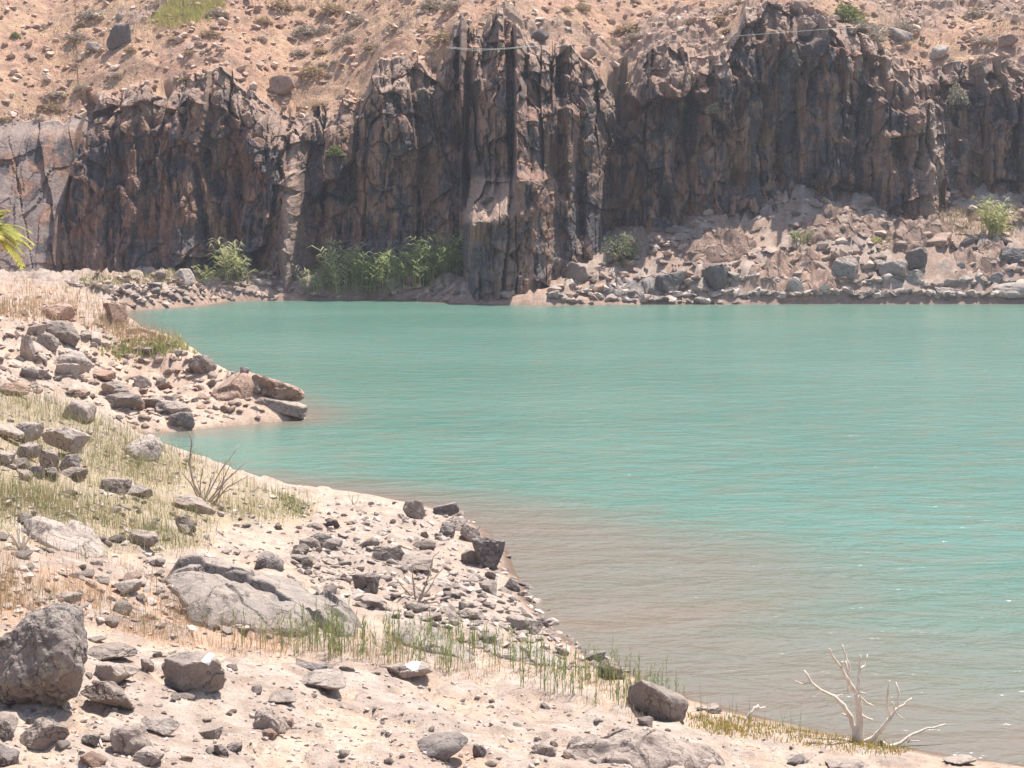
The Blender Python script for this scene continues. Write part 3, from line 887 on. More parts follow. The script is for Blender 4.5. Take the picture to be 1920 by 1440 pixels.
# name, label, x0, y0, x1, y1 (pixels of the photograph), material, depth ratio, extra
ROCKS = [
    # foreground
    ('boulder', 'big round lichen-spotted boulder at the left edge of the picture', -62, 1150, 156, 1352, 'boulder', 0.9, dict(sub=6, planes=9, sharp=3.6, rough=0.10, sink=0.16)),
    ('rock', 'flat layered slab lying just right of the big lichen boulder', 150, 1214, 248, 1246, 'rock', 1.0, dict(rough=0.1)),
    ('rock', 'lumpy grey rock between the layered slab and the tilted slab beside the big boulder', 172, 1243, 254, 1292, 'rock', 0.8, {}),
    ('rock', 'tilted grey slab leaning against the right foot of the big lichen boulder', 150, 1272, 249, 1334, 'rock', 0.8, dict(roll=0.5)),
    ('rock', 'broad pitted rock with a streak of white bird droppings', 300, 1232, 422, 1314, 'rock_pale', 0.9, dict(sub=5, rough=0.11)),
    ('rock', 'small round stone left of the rock with white droppings', 262, 1240, 288, 1268, 'rock', 0.9, {}),
    ('rock', 'long flat-topped rock in front of the big lichen boulder', 24, 1350, 124, 1418, 'rock', 0.8, dict(rough=0.1)),
    ('rock', 'rounded rock at the left edge under the big lichen boulder', -30, 1346, 28, 1384, 'rock', 0.9, {}),
    ('rock', 'dark stone in the bottom left corner', -40, 1394, 28, 1446, 'rock_dark', 0.9, {}),
    ('rock', 'squat brown rock with a pale lit top near the bottom left', 206, 1360, 284, 1424, 'rock', 0.9, dict(sub=4)),
    ('rock', 'pinkish wedge of stone on the bottom edge left of centre', 248, 1408, 306, 1442, 'rock_pale', 0.9, {}),
    ('rock', 'reddish flat stone cut by the bottom edge near the left corner', 142, 1420, 196, 1450, 'rock_red', 0.9, {}),
    ('rock', 'flat pale grey stone in the sand above the squat brown rock', 258, 1342, 332, 1378, 'rock_pale', 0.9, {}),
    ('rock', 'small dark oval stone left of the squat brown rock', 152, 1376, 184, 1402, 'rock_dark', 0.9, {}),
    ('rock', 'two-humped grey stone in the middle of the bare sand', 474, 1330, 540, 1377, 'rock', 0.8, dict(rough=0.14)),
    ('rock', 'flat grey stone half buried below the rock with droppings', 370, 1362, 416, 1388, 'rock', 0.9, {}),
    ('rock', 'dark cube-like stone, left one of a close pair on the sand', 399, 1396, 428, 1421, 'rock_dark', 0.9, {}),
    ('rock', 'dark flat stone, right one of a close pair on the sand', 424, 1398, 454, 1416, 'rock_dark', 0.9, {}),
    ('rock', 'small brown stone right of the two-humped grey stone', 526, 1359, 550, 1379, 'rock_red', 0.9, {}),
    ('rock', 'dark wedge-shaped stone pointing right below the green stalks', 553, 1239, 614, 1265, 'rock_dark', 0.5, dict(roll=0.25)),
    ('rock', 'pale flat slabs of stone under the dark wedge-shaped stone', 546, 1260, 648, 1298, 'rock_pale', 0.9, dict(rough=0.12)),
    ('rock', 'long low grey slab between the pale slabs and the two-humped stone', 490, 1302, 556, 1324, 'rock', 0.9, {}),
    ('rock', 'lumpy rock splashed white in front of the green stalks', 712, 1240, 810, 1278, 'rock', 0.7, dict(rough=0.13, sub=4)),
    ('rock', 'angular dark block on the sand near the bottom edge at centre', 782, 1384, 876, 1432, 'rock_dark', 0.8, dict(sub=4, planes=8, sharp=18, rough=0.04)),
    ('rock', 'small upright block right of the angular dark block', 886, 1398, 912, 1427, 'rock_dark', 0.8, dict(planes=8, sharp=18)),
    ('rock', 'rounded low stone in sand left of the bottom outcrop', 996, 1398, 1044, 1422, 'rock', 0.9, {}),
    ('boulder', 'tilted egg-shaped boulder at the end of the green stalks by the water', 1180, 1273, 1293, 1362, 'rock_pale', 0.8, dict(sub=5, planes=7, sharp=8, roll=0.55, rough=0.05)),
    ('rock', 'grey leaning stone on the waterline behind the egg-shaped boulder', 1120, 1242, 1170, 1282, 'rock', 0.8, dict(roll=0.4)),
    ('rock', 'wet glistening stone at the waterline left of the leaning stone', 1092, 1220, 1136, 1245, 'rock_dark', 0.9, {}),
    ('rock', 'low flat stone right of the egg-shaped boulder', 1306, 1323, 1356, 1342, 'rock', 0.9, {}),
    ('rock', 'thin grey shard on the sand below the white dead shrub', 1464, 1419, 1521, 1434, 'rock', 0.9, {}),
    ('rock', 'flat grey stone cut by the bottom edge right of the thin shard', 1556, 1427, 1630, 1446, 'rock', 0.9, {}),
    ('rock', 'pale stone on the shore in the bottom right corner', 1776, 1419, 1836, 1438, 'rock_pale', 0.9, {}),
    ('rock', 'barrel-shaped grey block on the grassy slope above the whaleback outcrop', 236, 1002, 298, 1034, 'rock', 0.7, dict(sub=4, planes=8)),
    ('rock', 'tilted brown rock at the head of the stony slope', 326, 968, 368, 1002, 'rock', 0.8, {}),
    ('rock', 'pointed dark brown stone above the right end of the whaleback outcrop', 477, 1036, 531, 1069, 'rock_dark', 0.8, {}),
    ('rock', 'round stone right of the pointed dark brown stone', 559, 1042, 588, 1068, 'rock', 0.9, {}),
    ('rock', 'cluster-like lumpy dark stone high on the sandy slope', 570, 1000, 631, 1031, 'rock_dark', 0.7, dict(rough=0.15)),
    ('rock', 'flat stone lying in the red grass above the big lichen boulder', 172, 1079, 206, 1094, 'rock_pale', 0.9, {}),
    ('rock', 'pale flat rock in the red grass left of the whaleback outcrop', 212, 1099, 264, 1128, 'rock_pale', 1.0, {}),
    ('rock', 'low pinkish rock in the red grass near the left edge', 98, 1110, 152, 1132, 'rock_pale', 1.0, {}),
    ('rock', 'small grey rock close under the whaleback outcrop in dry grass', 392, 1152, 426, 1172, 'rock', 1.0, {}),
    # rocky point
    ('rock', 'overhanging dark rock on the crest of the rocky point', 811, 942, 861, 972, 'rock_dark', 0.8, dict(roll=-0.3)),
    ('rock', 'pale pointed rock at the left of the crest of the rocky point', 754, 936, 797, 978, 'rock_pale', 0.8, {}),
    ('rock', 'grey block below the overhanging rock on the rocky point', 840, 968, 877, 996, 'rock', 0.8, {}),
    ('rock', 'long grey sloping rock on the upper water edge of the rocky point', 862, 982, 908, 1020, 'rock', 0.9, dict(roll=0.5)),
    ('rock', 'dark jagged stone left of the long sloping rock on the rocky point', 820, 986, 854, 1011, 'rock_dark', 0.8, {}),
    ('rock', 'large black jagged rock jutting over the water at the tip of the rocky point', 884, 1010, 947, 1074, 'rock_dark', 0.7, dict(sub=4, planes=9, sharp=16, rough=0.12)),
    ('rock', 'grey wedge beside the large black jagged rock', 864, 1030, 898, 1060, 'rock', 0.8, {}),
    ('rock', 'big pale-topped rock with a dark face in the middle of the stony slope', 697, 1022, 757, 1058, 'rock', 0.8, dict(sub=4)),
    ('rock', 'wide flat grey rock just below the pale-topped rock', 730, 1046, 812, 1076, 'rock', 1.0, {}),
    ('rock', 'dark double stone left of the dead bush on the stony slope', 660, 1075, 712, 1116, 'rock_dark', 0.7, dict(rough=0.14)),
    ('rock', 'dark flat stone below the dead bush on the stony slope', 674, 1120, 723, 1146, 'rock_dark', 0.9, {}),
    ('rock', 'leaning dark stone standing in the water below the rocky point', 945, 1086, 976, 1112, 'rock_dark', 0.8, dict(roll=0.4)),
    ('rock', 'long pale slab with a dark front on the low shore of the rocky point', 948, 1155, 1018, 1192, 'rock_pale', 0.7, dict(roll=0.3)),
    ('rock', 'wet black stone on the waterline right of the long pale slab', 1003, 1156, 1030, 1177, 'rock_dark', 0.8, {}),
    ('rock', 'flat dark ledge stone in the lower part of the stony slope', 858, 1142, 907, 1164, 'rock', 0.9, {}),
    ('rock', 'thin flat stone right under the dead bush', 776, 1150, 828, 1168, 'rock', 0.9, {}),
    ('rock', 'light oval stone at the foot of the dead bush', 758, 1128, 783, 1146, 'rock_pale', 0.9, {}),
    # dry stone heap on the left
    ('rock', 'long pale slab on top of the stone heap at the left', 76, 818, 165, 868, 'rock_pale', 0.6, dict(roll=0.35, planes=8, raise_=0.25)),
    ('rock', 'pinkish block topping the stone heap at the left', 28, 802, 80, 842, 'rock_pale', 0.8, dict(raise_=0.25)),
    ('rock', 'flat capstone of the stone heap cut by the left edge', -20, 802, 42, 828, 'rock_pale', 0.8, dict(raise_=0.25)),
    ('rock', 'oval stone in the middle of the stone heap', 30, 834, 76, 866, 'rock', 0.8, dict(raise_=0.15)),
    ('rock', 'tall block propping the pale slab of the stone heap', 70, 844, 112, 890, 'rock', 0.8, {}),
    ('rock', 'dark stone in the shade under the pale slab of the stone heap', 106, 852, 150, 892, 'rock_dark', 0.8, {}),
    ('rock', 'brown stone of the stone heap at the left edge', -14, 846, 27, 874, 'rock', 0.8, {}),
    ('rock', 'grey stone low in the stone heap by the left edge', 10, 862, 52, 888, 'rock', 0.8, {}),
    ('rock', 'small stone at the foot of the stone heap on the left', 26, 881, 58, 905, 'rock', 0.8, {}),
    ('rock', 'small dark stone at the foot of the stone heap in its middle', 54, 877, 82, 899, 'rock_dark', 0.8, {}),
    ('rock', 'pale stone at the foot of the stone heap under the tall block', 78, 880, 109, 905, 'rock_pale', 0.8, {}),
    ('rock', 'low rounded rock at the right foot of the stone heap', 108, 876, 164, 906, 'rock', 0.9, {}),
    ('boulder', 'pinkish rounded boulder in grass at the head of the little bay', 232, 822, 299, 874, 'rock_pale', 0.9, dict(sub=4, sharp=7)),
    ('rock', 'grey block in the grass below the pinkish rounded boulder', 188, 896, 242, 930, 'rock', 0.8, {}),
    ('rock', 'flat rock on dark stones right of the grey block in the grass', 236, 911, 284, 936, 'rock_pale', 0.8, {}),
    ('rock', 'long flat slab lying below the tall dead bush', 318, 930, 402, 965, 'rock', 0.7, dict(roll=0.35)),
    # middle spit
    ('rock', 'thick tilted slab at the very tip of the middle spit', 490, 750, 575, 788, 'rock', 0.7, dict(roll=0.4, planes=8)),
    ('rock', 'dark jagged ledge above the tilted slab on the middle spit', 462, 716, 568, 768, 'rock_red', 0.7, dict(roll=0.4, sub=4, rough=0.13)),
    ('rock', 'small upright stone on the ridge of the middle spit', 448, 698, 468, 718, 'rock', 0.8, {}),
    ('rock', 'grey rock inland of the dark ledge on the middle spit', 446, 719, 484, 745, 'rock', 0.8, {}),
    ('rock', 'large oblong grey rock on the back ridge of the middle spit', 349, 666, 402, 708, 'rock', 0.8, dict(roll=0.35)),
    ('rock', 'pyramid-shaped rock at the bay edge of the middle spit', 314, 776, 365, 811, 'rock_dark', 0.8, dict(planes=6, sharp=16)),
    ('rock', 'broad brown rock above the pyramid-shaped rock', 288, 756, 358, 789, 'rock', 0.8, {}),
    ('rock', 'brown block left of the broad brown rock on the middle spit', 266, 747, 305, 770, 'rock', 0.8, {}),
    ('rock', 'long low brown rock across the foot of the middle spit', 182, 740, 268, 775, 'rock', 0.6, dict(rough=0.1)),
    ('boulder', 'rounded brown boulder standing in grass before the middle spit', 114, 749, 173, 792, 'rock', 0.9, dict(sub=4, sharp=7)),
    ('rock', 'grey leaning rock in the middle of the spit', 249, 706, 284, 735, 'rock', 0.8, dict(roll=0.4)),
    ('rock', 'dark-fronted rock left of the grey leaning rock', 186, 719, 234, 748, 'rock', 0.8, {}),
    ('rock', 'flat pinkish slab left of the sandy patch on the middle spit', 162, 701, 215, 722, 'rock_red', 0.9, {}),
    ('rock', 'flat brown stone before the flat pinkish slab', 124, 729, 164, 744, 'rock_red', 0.9, {}),
    ('rock', 'flat brown ledge at the left edge behind the green grass', -10, 720, 52, 748, 'rock_red', 0.8, {}),
    ('boulder', 'pale smooth boulder, largest of the cluster on the left bank', 96, 662, 168, 704, 'rock_pale', 0.8, dict(sub=4, sharp=7)),
    ('rock', 'pale round rock in front of the largest pale boulder', 102, 690, 148, 721, 'rock_pale', 0.8, dict(sharp=7)),
    ('rock', 'upright grey rock at the left end of the boulder cluster', 34, 630, 66, 684, 'rock', 0.8, {}),
    ('rock', 'grey rock leaning right inside the boulder cluster', 67, 634, 108, 668, 'rock', 0.8, dict(roll=0.6)),
    ('rock', 'dark brown rock at the back of the boulder cluster', 86, 605, 145, 652, 'rock', 0.8, dict(sub=4)),
    ('rock', 'small grey rock on top of the boulder cluster', 50, 613, 86, 636, 'rock', 0.8, {}),
    ('rock', 'small round stone under the upright grey rock', 61, 669, 88, 689, 'rock', 0.8, {}),
    ('rock', 'purple-brown rock behind the boulder cluster', 76, 570, 134, 602, 'rock_red', 0.8, {}),
    ('rock', 'brown cube of rock at the water edge behind the boulder cluster', 192, 582, 234, 616, 'rock_red', 0.8, dict(planes=7)),
    ('rock', 'low grey stone left of the flat pinkish slab', 58, 698, 94, 718, 'rock', 0.8, {}),
    # far shore
    ('boulder', 'grey boulder standing alone in the water before the cliff', 925, 552, 968, 574, 'rock_pale', 0.9, dict(sub=4)),
    ('rock', 'large pale flat rock on the far beach below the lit rib', 552, 522, 614, 563, 'rock', 0.9, dict(roll=-0.3)),
    ('rock', 'grey rock on the far beach near the arching reeds', 318, 522, 364, 551, 'rock', 0.9, {}),
    ('rock', 'pale rock right of the grey rock on the far beach', 374, 522, 406, 543, 'rock_pale', 0.9, {}),
    ('rock', 'dark stone on the far beach left of the grey rock', 272, 530, 302, 550, 'rock_dark', 0.9, {}),
    ('rock', 'tall lit boulder at the foot of the reed thicket', 716, 520, 766, 560, 'rock', 0.8, dict(roll=-0.4)),
    ('rock', 'pinkish stone right of the tall boulder by the reed thicket', 760, 534, 798, 560, 'rock_red', 0.8, {}),
    ('rock', 'block at the top left of the rubble fan beside the buttress', 1062, 500, 1104, 538, 'rock_pale', 0.8, {}),
    ('rock', 'overhanging pointed rock on the right talus', 1698, 482, 1742, 518, 'rock_dark', 0.8, dict(roll=-0.4, raise_=0.3)),
    ('rock', 'round grey boulder left of the overhanging pointed rock', 1652, 506, 1702, 544, 'rock', 0.9, dict(sharp=7)),
    ('rock', 'pale stone under the overhanging pointed rock', 1694, 508, 1736, 534, 'rock_pale', 0.8, {}),
    ('rock', 'long reddish slab above the overhanging pointed rock', 1722, 446, 1790, 474, 'rock_red', 0.9, dict(roll=-0.2)),
    ('rock', 'dark stone near the right edge of the far beach', 1852, 518, 1888, 540, 'rock_dark', 0.8, {}),
    ('rock', 'flat grey rock at the waterline on the far right beach', 1754, 543, 1808, 563, 'rock', 0.9, {}),
    ('rock_outcrop', 'smooth pale outcrop at the waterline on the right edge', 1850, 538, 1960, 574, 'rock_pale', 0.9, dict(sub=4, sharp=6)),
    ('rock', 'dark rock under the reeds at the right edge', 1876, 470, 1936, 500, 'rock_dark', 0.8, {}),
    ('rock', 'wet dark block on the waterline in the shade of the buttress', 1230, 520, 1290, 568, 'rock_dark', 0.8, dict(planes=8, sharp=15)),
    ('rock', 'dark cracked block right of the wet dark block', 1318, 505, 1376, 566, 'rock_dark', 0.8, dict(planes=8, sharp=15)),
    ('rock', 'pale block right of the dark cracked block', 1474, 522, 1512, 560, 'rock_pale', 0.8, dict(planes=8, sharp=15)),
    ('rock', 'grey stepped rock halfway between the pale block and the round boulder', 1556, 500, 1612, 548, 'rock', 0.8, {}),
]
gx_, gy_, gz_ = on_ground([(r[2] + r[4]) / 2 for r in ROCKS], [r[5] - 0.10 * (r[5] - r[3]) for r in ROCKS])
rock_objs = {}
for i, (nm, lab, x0, y0, x1, y1, mt, dr, ex) in enumerate(ROCKS):
    ex = dict(ex)
    roll = ex.pop('roll', 0.0); up = ex.pop('raise_', 0.0)
    gx, gy, gz = gx_[i], gy_[i], max(gz_[i], -0.05)
    d = math.hypot(gy, CAMZ - gz)
    wd_ = (x1 - x0) / F * d
    vis = (y1 - y0) / F * d
    phi = math.atan2(CAMZ - gz, gy)
    dep = wd_ * dr
    ht = max((vis - 0.55 * dep * math.sin(phi)) / math.cos(phi), 0.30 * vis, 0.12 * wd_) * 1.18
    sub = ex.pop('sub', 4)
    sink = ex.pop('sink', 0.22)
    p_, f_ = rock_shape(100 + i * 7, sub, ex.get('planes', 13), ex.get('sharp', 26) * 1.6, ex.get('rough', 0.08), 0.2)
    if roll:
        ca, sa = math.cos(roll), math.sin(roll)
        q_ = p_ * np.array([wd_, dep, ht * 0.8])
        q_ = np.stack([q_[:, 0] * ca + q_[:, 2] * sa, q_[:, 1], -q_[:, 0] * sa + q_[:, 2] * ca], 1)
        lo, hi = q_.min(0), q_.max(0)
        p_ = (q_ - (lo + hi) / 2) / ((hi - lo) / 2)
    v_ = p_ * np.array([wd_ / 2, dep / 2, ht / 2]) + np.array([0, 0, ht * (0.5 - sink)])
    me = new_mesh(nm, v_, f_, M[mt], False)
    o = link(nm, me, None, (gx, gy + dep * 0.32, gz + up * ht))
    tag(o, lab, 'boulder' if nm == 'boulder' else 'outcrop' if nm == 'rock_outcrop' else 'rock')
    rock_objs[lab] = (o, v_)

def outcrop(label, A, B, half, height, mat, seed, crack=0.0, skew=0.0):
    """bedrock that swells out of the slope along the line A-B: domed, broken into low steps, split by a joint"""
    (xa, xb), (ya, yb), _ = on_ground([A[0], B[0]], [A[1], B[1]])
    cx_, cy_ = (xa + xb) / 2, (ya + yb) / 2
    ax_, ay_ = (xb - xa) / 2, (yb - ya) / 2
    L_ = math.hypot(ax_, ay_); ux, uy = ax_ / L_, ay_ / L_
    nrr, nth = 70, 220
    rr_ = np.linspace(0, 1, nrr)[:, None]; th_ = np.linspace(0, 2 * math.pi, nth, endpoint=False)[None, :]
    edge_ = 1 + 0.22 * fbm(np.cos(th_) * 1.3 + seed, np.sin(th_) * 1.3, 0, 4, seed) + 0.05 * fbm(np.cos(th_) * 9 + seed, np.sin(th_) * 9, 0, 2, seed)
    ca, sa = rr_ * np.cos(th_) * edge_, rr_ * np.sin(th_) * edge_
    px_ = cx_ + ux * L_ * ca - uy * half * sa; py_ = cy_ + uy * L_ * ca + ux * half * sa
    g = hfast(px_, py_)
    prof = np.clip(1 - rr_ ** 2.6, 0, 1) ** 0.8 * (1 + skew * ca)
    z_ = height * prof * (0.8 + 0.5 * fbm(px_ * 1.1, py_ * 1.1, seed, 3, seed))
    f1, f2, cid, ox, oy = cells(px_ * 1.1 + 0.3 * fbm(px_ * 2, py_ * 2, 0, 2, seed), py_ * 0.9 + 0.3 * fbm(px_ * 2, py_ * 2, 3, 2, seed), seed)
    z_ = z_ + height * 0.38 * (cid - 0.4) * sstep(0, 0.05, f2 - f1) * sstep(1.0, 0.8, rr_) - 0.03 * sstep(0.035, 0, f2 - f1) * sstep(1.0, 0.85, rr_)
    z_ = z_ + 0.02 * fbm(px_ * 6, py_ * 6, 0, 3, seed)
    if crack:
        z_ = z_ - crack * np.exp(-((sa + 0.25 * ca ** 2 + 0.12 * fbm(ca * 4, 0, 0, 3, seed + 5)) / 0.035) ** 2) * sstep(1, .9, rr_)
        z_ = z_ + crack * 0.8 * sstep(0.0, 0.05, sa + 0.25 * ca ** 2 + 0.12 * fbm(ca * 4, 0, 0, 3, seed + 5)) * sstep(1, .8, rr_)
    z_ = g + z_ - 0.12 * sstep(0.93, 1.0, rr_)
    V_ = np.stack([px_, py_, z_], -1)
    base = np.array([cx_, cy_, float(g.mean())])
    i_ = (np.arange(nrr - 1)[:, None] * nth); j_ = np.arange(nth)[None, :]; j2 = (j_ + 1) % nth
    F_ = np.stack([i_ + j_, i_ + nth + j_, i_ + nth + j2, i_ + j2], -1).reshape(-1, 4)
    o = link('rock_outcrop', new_mesh('rock_outcrop', V_.reshape(-1, 3) - base, F_, M[mat], False), None, base)
    tag(o, label, 'outcrop')


outcrop('great smooth whaleback outcrop in the middle of the near slope', (305, 1075), (655, 1195), 1.15, 0.30, 'bedrock', 201, 0.09)
outcrop('large pale flat slab behind the green stalks', (735, 1200), (885, 1222), 0.55, 0.20, 'bedrock', 203)
outcrop('pale weathered outcrop among dry grass at the left', (55, 1010), (195, 1022), 0.8, 0.28, 'rock_pale', 205)
outcrop('broad weathered outcrop cut by the bottom edge right of centre', (1075, 1425), (1350, 1428), 0.5, 0.27, 'rock', 207)
outcrop('low flat bedrock shelf between the green stalks and the rocky point', (890, 1222), (1060, 1245), 0.45, 0.10, 'bedrock', 209)
outcrop('low bedrock hump on the bare crest of the middle spit', (430, 735), (500, 755), 1.3, 0.45, 'rock_red', 211)

for lab, A, B, hf, ht_, mt, sd_ in (
        ('low broken rock ledge at the waterline beside the rubble fan', (1120, 548), (1270, 532), 1.5, 0.9, 'rock_dark', 221), ('shaded layered ledge halfway up the talus right of the buttress', (1270, 492), (1420, 462), 1.8, 0.9, 'rock_red', 222),
        ('long stepped ledge along the water under the right cliff', (1400, 552), (1580, 545), 1.3, 1.0, 'rock_red', 223), ('sunlit reddish ledge below the caves of the right cliff', (1480, 455), (1660, 428), 1.8, 0.8, 'rock_red', 224),
        ('wide pinkish ledge at the foot of the pale rib', (1640, 462), (1790, 428), 1.8, 0.8, 'rock_red', 225), ('low reddish ledge on the far right beach', (1790, 508), (1905, 490), 1.6, 0.7, 'rock_red', 226),
        ('layered pink ledge in the middle of the right talus', (1420, 505), (1560, 490), 1.6, 0.9, 'rock_red', 227)):
    outcrop(lab, A, B, hf, ht_ * 0.65, mt, sd_)

# streaks of droppings on two rocks: thin crusts that follow the stone
for lab, az, wdt in (('broad pitted rock with a streak of white bird droppings', 0.55, 0.10), ('lumpy rock splashed white in front of the green stalks', 0.30, 0.22)):
    o, v_ = rock_objs[lab]
    me0 = o.data
    ext = np.abs(v_).max(0)
    sel = []
    cen = np.array([np.mean([v_[k] for k in pl.vertices], 0) for pl in me0.polygons])
    nrm = np.array([pl.normal[:] for pl in me0.polygons])
    path = az * ext[0] + 0.10 * ext[0] * vnoise(cen[:, 2] * 30, 0, 0, 4)
    good = (np.abs(cen[:, 0] - path) < wdt * ext[0] * (0.25 + 0.9 * sstep(0.45, 0.95, cen[:, 2] / v_[:, 2].max()))) & (nrm[:, 1] < 0.2) & (cen[:, 2] > 0.1 * ext[2]) & (nrm[:, 2] > -0.2)
    idx = np.where(good)[0]
    par = {}

    def find(q):
        while par.setdefault(q, q) != q:
            q = par[q]
        return q
    for k in idx:
        vs3 = list(me0.polygons[k].vertices)
        for q in vs3[1:]:
            par[find(q)] = find(vs3[0])
    roots = [find(me0.polygons[k].vertices[0]) for k in idx]
    if roots:
        best_ = max(set(roots), key=roots.count)
        idx = np.array([k for k, q in zip(idx, roots) if q == best_])
    if len(idx):
        fv = np.array([list(me0.polygons[k].vertices) for k in idx])
        uq, inv = np.unique(fv, return_inverse=True)
        vn = np.array([me0.vertices[int(k)].normal[:] for k in uq])
        link('dropping_stain', new_mesh('dropping_stain', v_[uq] + vn * 0.004, inv.reshape(-1, 3), M['white'], True), o)

# ------------------------------------------------------------------ stones scattered one by one
def hull_stone(seed, n=15):
    """angular broken stone: convex hull of a few random points, in the box -1..1"""
    rg_ = np.random.default_rng(seed)
    p = rg_.normal(size=(n, 3)); p /= np.linalg.norm(p, axis=1)[:, None]
    p *= rg_.uniform(.75, 1, (n, 1))
    bm = bmesh.new()
    for q in p:
        bm.verts.new(q)
    r_ = bmesh.ops.convex_hull(bm, input=bm.verts)
    bmesh.ops.delete(bm, geom=list({g for g in r_['geom_interior'] + r_['geom_unused'] if isinstance(g, bmesh.types.BMVert)}), context='VERTS')
    bmesh.ops.triangulate(bm, faces=bm.faces[:])
    bm.verts.index_update()
    v_ = np.array([q.co[:] for q in bm.verts]); f_ = np.array([[q.index for q in f.verts] for f in bm.faces])
    bm.free()
    lo, hi = v_.min(0), v_.max(0)
    return (v_ - (lo + hi) / 2) / ((hi - lo) / 2), f_


PROTO = {}
for mt in ('rock', 'rock_pale', 'rock_dark', 'rock_red'):
    PROTO[mt] = []
    for k in range(6):
        p_, f_ = rock_shape(3000 + k * 13 + len(mt), 3, 13, 40, 0.05, 0.3)
        PROTO[mt].append(new_mesh('stone', p_ * 0.5, f_, M[mt], False))

ZONES = [
    ('stone', 'small angular stone lying among the rubble of the rocky point', 'stones on the rocky point', STONY_POLY, 70, (0.10, 0.36), (0.50, 0.40, 0.10, 0)),
    ('stone', 'small loose stone on the bare pale sand in the foreground', 'stones on the foreground sand',
     [(150, 1200), (440, 1225), (760, 1265), (1060, 1330), (1500, 1410), (1500, 1440), (-40, 1440), (-40, 1360), (160, 1350)], 50, (0.07, 0.20), (0.5, 0.3, 0.1, 0.1)),
    ('stone', 'small stone half hidden in the grass of the near left slope', 'stones in the near left grass',
     [(-40, 920), (180, 930), (420, 960), (560, 990), (500, 1040), (300, 1050), (330, 1090), (560, 1200), (300, 1190), (-40, 1150)], 40, (0.10, 0.30), (0.5, 0.3, 0.1, 0.1)),
    ('stone', 'small stone strewn over the pinkish middle spit', 'stones on the middle spit',
     [(20, 700), (180, 640), (350, 665), (480, 715), (550, 770), (430, 795), (300, 800), (180, 750), (20, 740)], 60, (0.18, 0.6), (0.35, 0.3, 0.05, 0.3)),
    ('stone', 'small block of rubble on the far left beach', 'stones on the far left beach',
     [(150, 540), (350, 520), (560, 520), (700, 530), (880, 560), (700, 560), (430, 563), (250, 578)], 50, (0.35, 1.0), (0.4, 0.3, 0.2, 0.1)),
    ('stone', 'small block of rubble on the far talus right of the buttress', 'stones on the far talus',
     [(1030, 565), (1080, 520), (1200, 470), (1350, 430), (1550, 400), (1920, 400), (1960, 565)], 90, (0.4, 1.35), (0.35, 0.3, 0.12, 0.23)),
]


def sample_poly(poly, n, rg):
    xs_ = [p[0] for p in poly]; ys_ = [p[1] for p in poly]
    ox, oy = [], []
    while len(ox) < n:
        a = rg.uniform(min(xs_), max(xs_), n * 2); b = rg.uniform(min(ys_), max(ys_), n * 2)
        m = poly_mask(a, b, poly)
        ox += list(a[m]); oy += list(b[m])
    return np.array(ox[:n]), np.array(oy[:n])


rg = np.random.default_rng(11)
mats_ = ('rock', 'rock_pale', 'rock_dark', 'rock_red')
CNAME = dict(rock='grey', rock_pale='pale', rock_dark='dark', rock_red='reddish')
import re
_short = {}
for r_ in ROCKS:
    sh = re.split(r" (?:in|on|at|of|near|under|above|below|beside|standing|lying|cut|left|right|half|behind|between|just|inside|topping|propping|close|leaning|across|jutting|running|halfway|before|low|high|catching|splashed|pointing)\b", r_[1])[0]
    _short.setdefault(sh, []).append(((r_[2] + r_[4]) / 2, (r_[3] + r_[5]) / 2))
ANCH = [(k, v_[0]) for k, v_ in _short.items() if len(v_) == 1 and len(k.split()) >= 3 and len(k.split()) <= 8]
USED = set()


def own_label(what, px, py, anchors, size):
    """colour, size and the nearest thing one can find: a phrase no other stone carries"""
    for nm_, (ax, ay) in sorted(anchors, key=lambda q: (q[1][0] - px) ** 2 + 3 * (q[1][1] - py) ** 2)[:2]:
        dx_, dy_ = px - ax, py - ay
        far_ = math.hypot(dx_, dy_)
        rel = ('left of' if dx_ < 0 else 'right of') if abs(dx_) > 1.3 * abs(dy_) else ('above' if dy_ < 0 else 'below')
        if far_ < 45:
            rel = 'close ' + rel if rel in ('above', 'below') else 'just ' + rel
        lab = '%s %s %s the %s' % (size, what, rel, nm_)
        if lab not in USED and len(lab.split()) <= 16:
            USED.add(lab)
            return lab
    return None


made = 0
for nm, lab0, grp, poly, n, (s0, s1), wts in ZONES:
    a, b = sample_poly(poly, n, rg)
    x, y, z = on_ground(a, b)
    for k in range(n):
        if z[k] < -0.05:
            continue
        s_ = s0 + (s1 - s0) * rg.random() ** 2.0
        mt = mats_[rg.choice(4, p=np.array(wts) / sum(wts))]
        fl = rg.random()
        sx, sy, sz = s_ * rg.uniform(.8, 1.3), s_ * rg.uniform(.6, 1.0), s_ * (.28 + .5 * fl)
        wpx = sx / y[k] * F
        lab = own_label('%s %s' % (CNAME[mt], 'flat stone' if fl < .33 else 'angular stone' if fl < .7 else 'blocky stone'), a[k], b[k], ANCH,
                        'tiny' if wpx < 14 else 'small' if wpx < 26 else 'medium-sized')
        if lab is None or made >= 292:
            continue
        made += 1
        o = link(nm, PROTO[mt][rg.integers(6)], None, (x[k], y[k], z[k] + sz * 0.2), (rg.uniform(-.3, .3), rg.uniform(-.3, .3), rg.uniform(0, 6.28)), (sx, sy, sz))
        tag(o, lab, 'stone', grp)


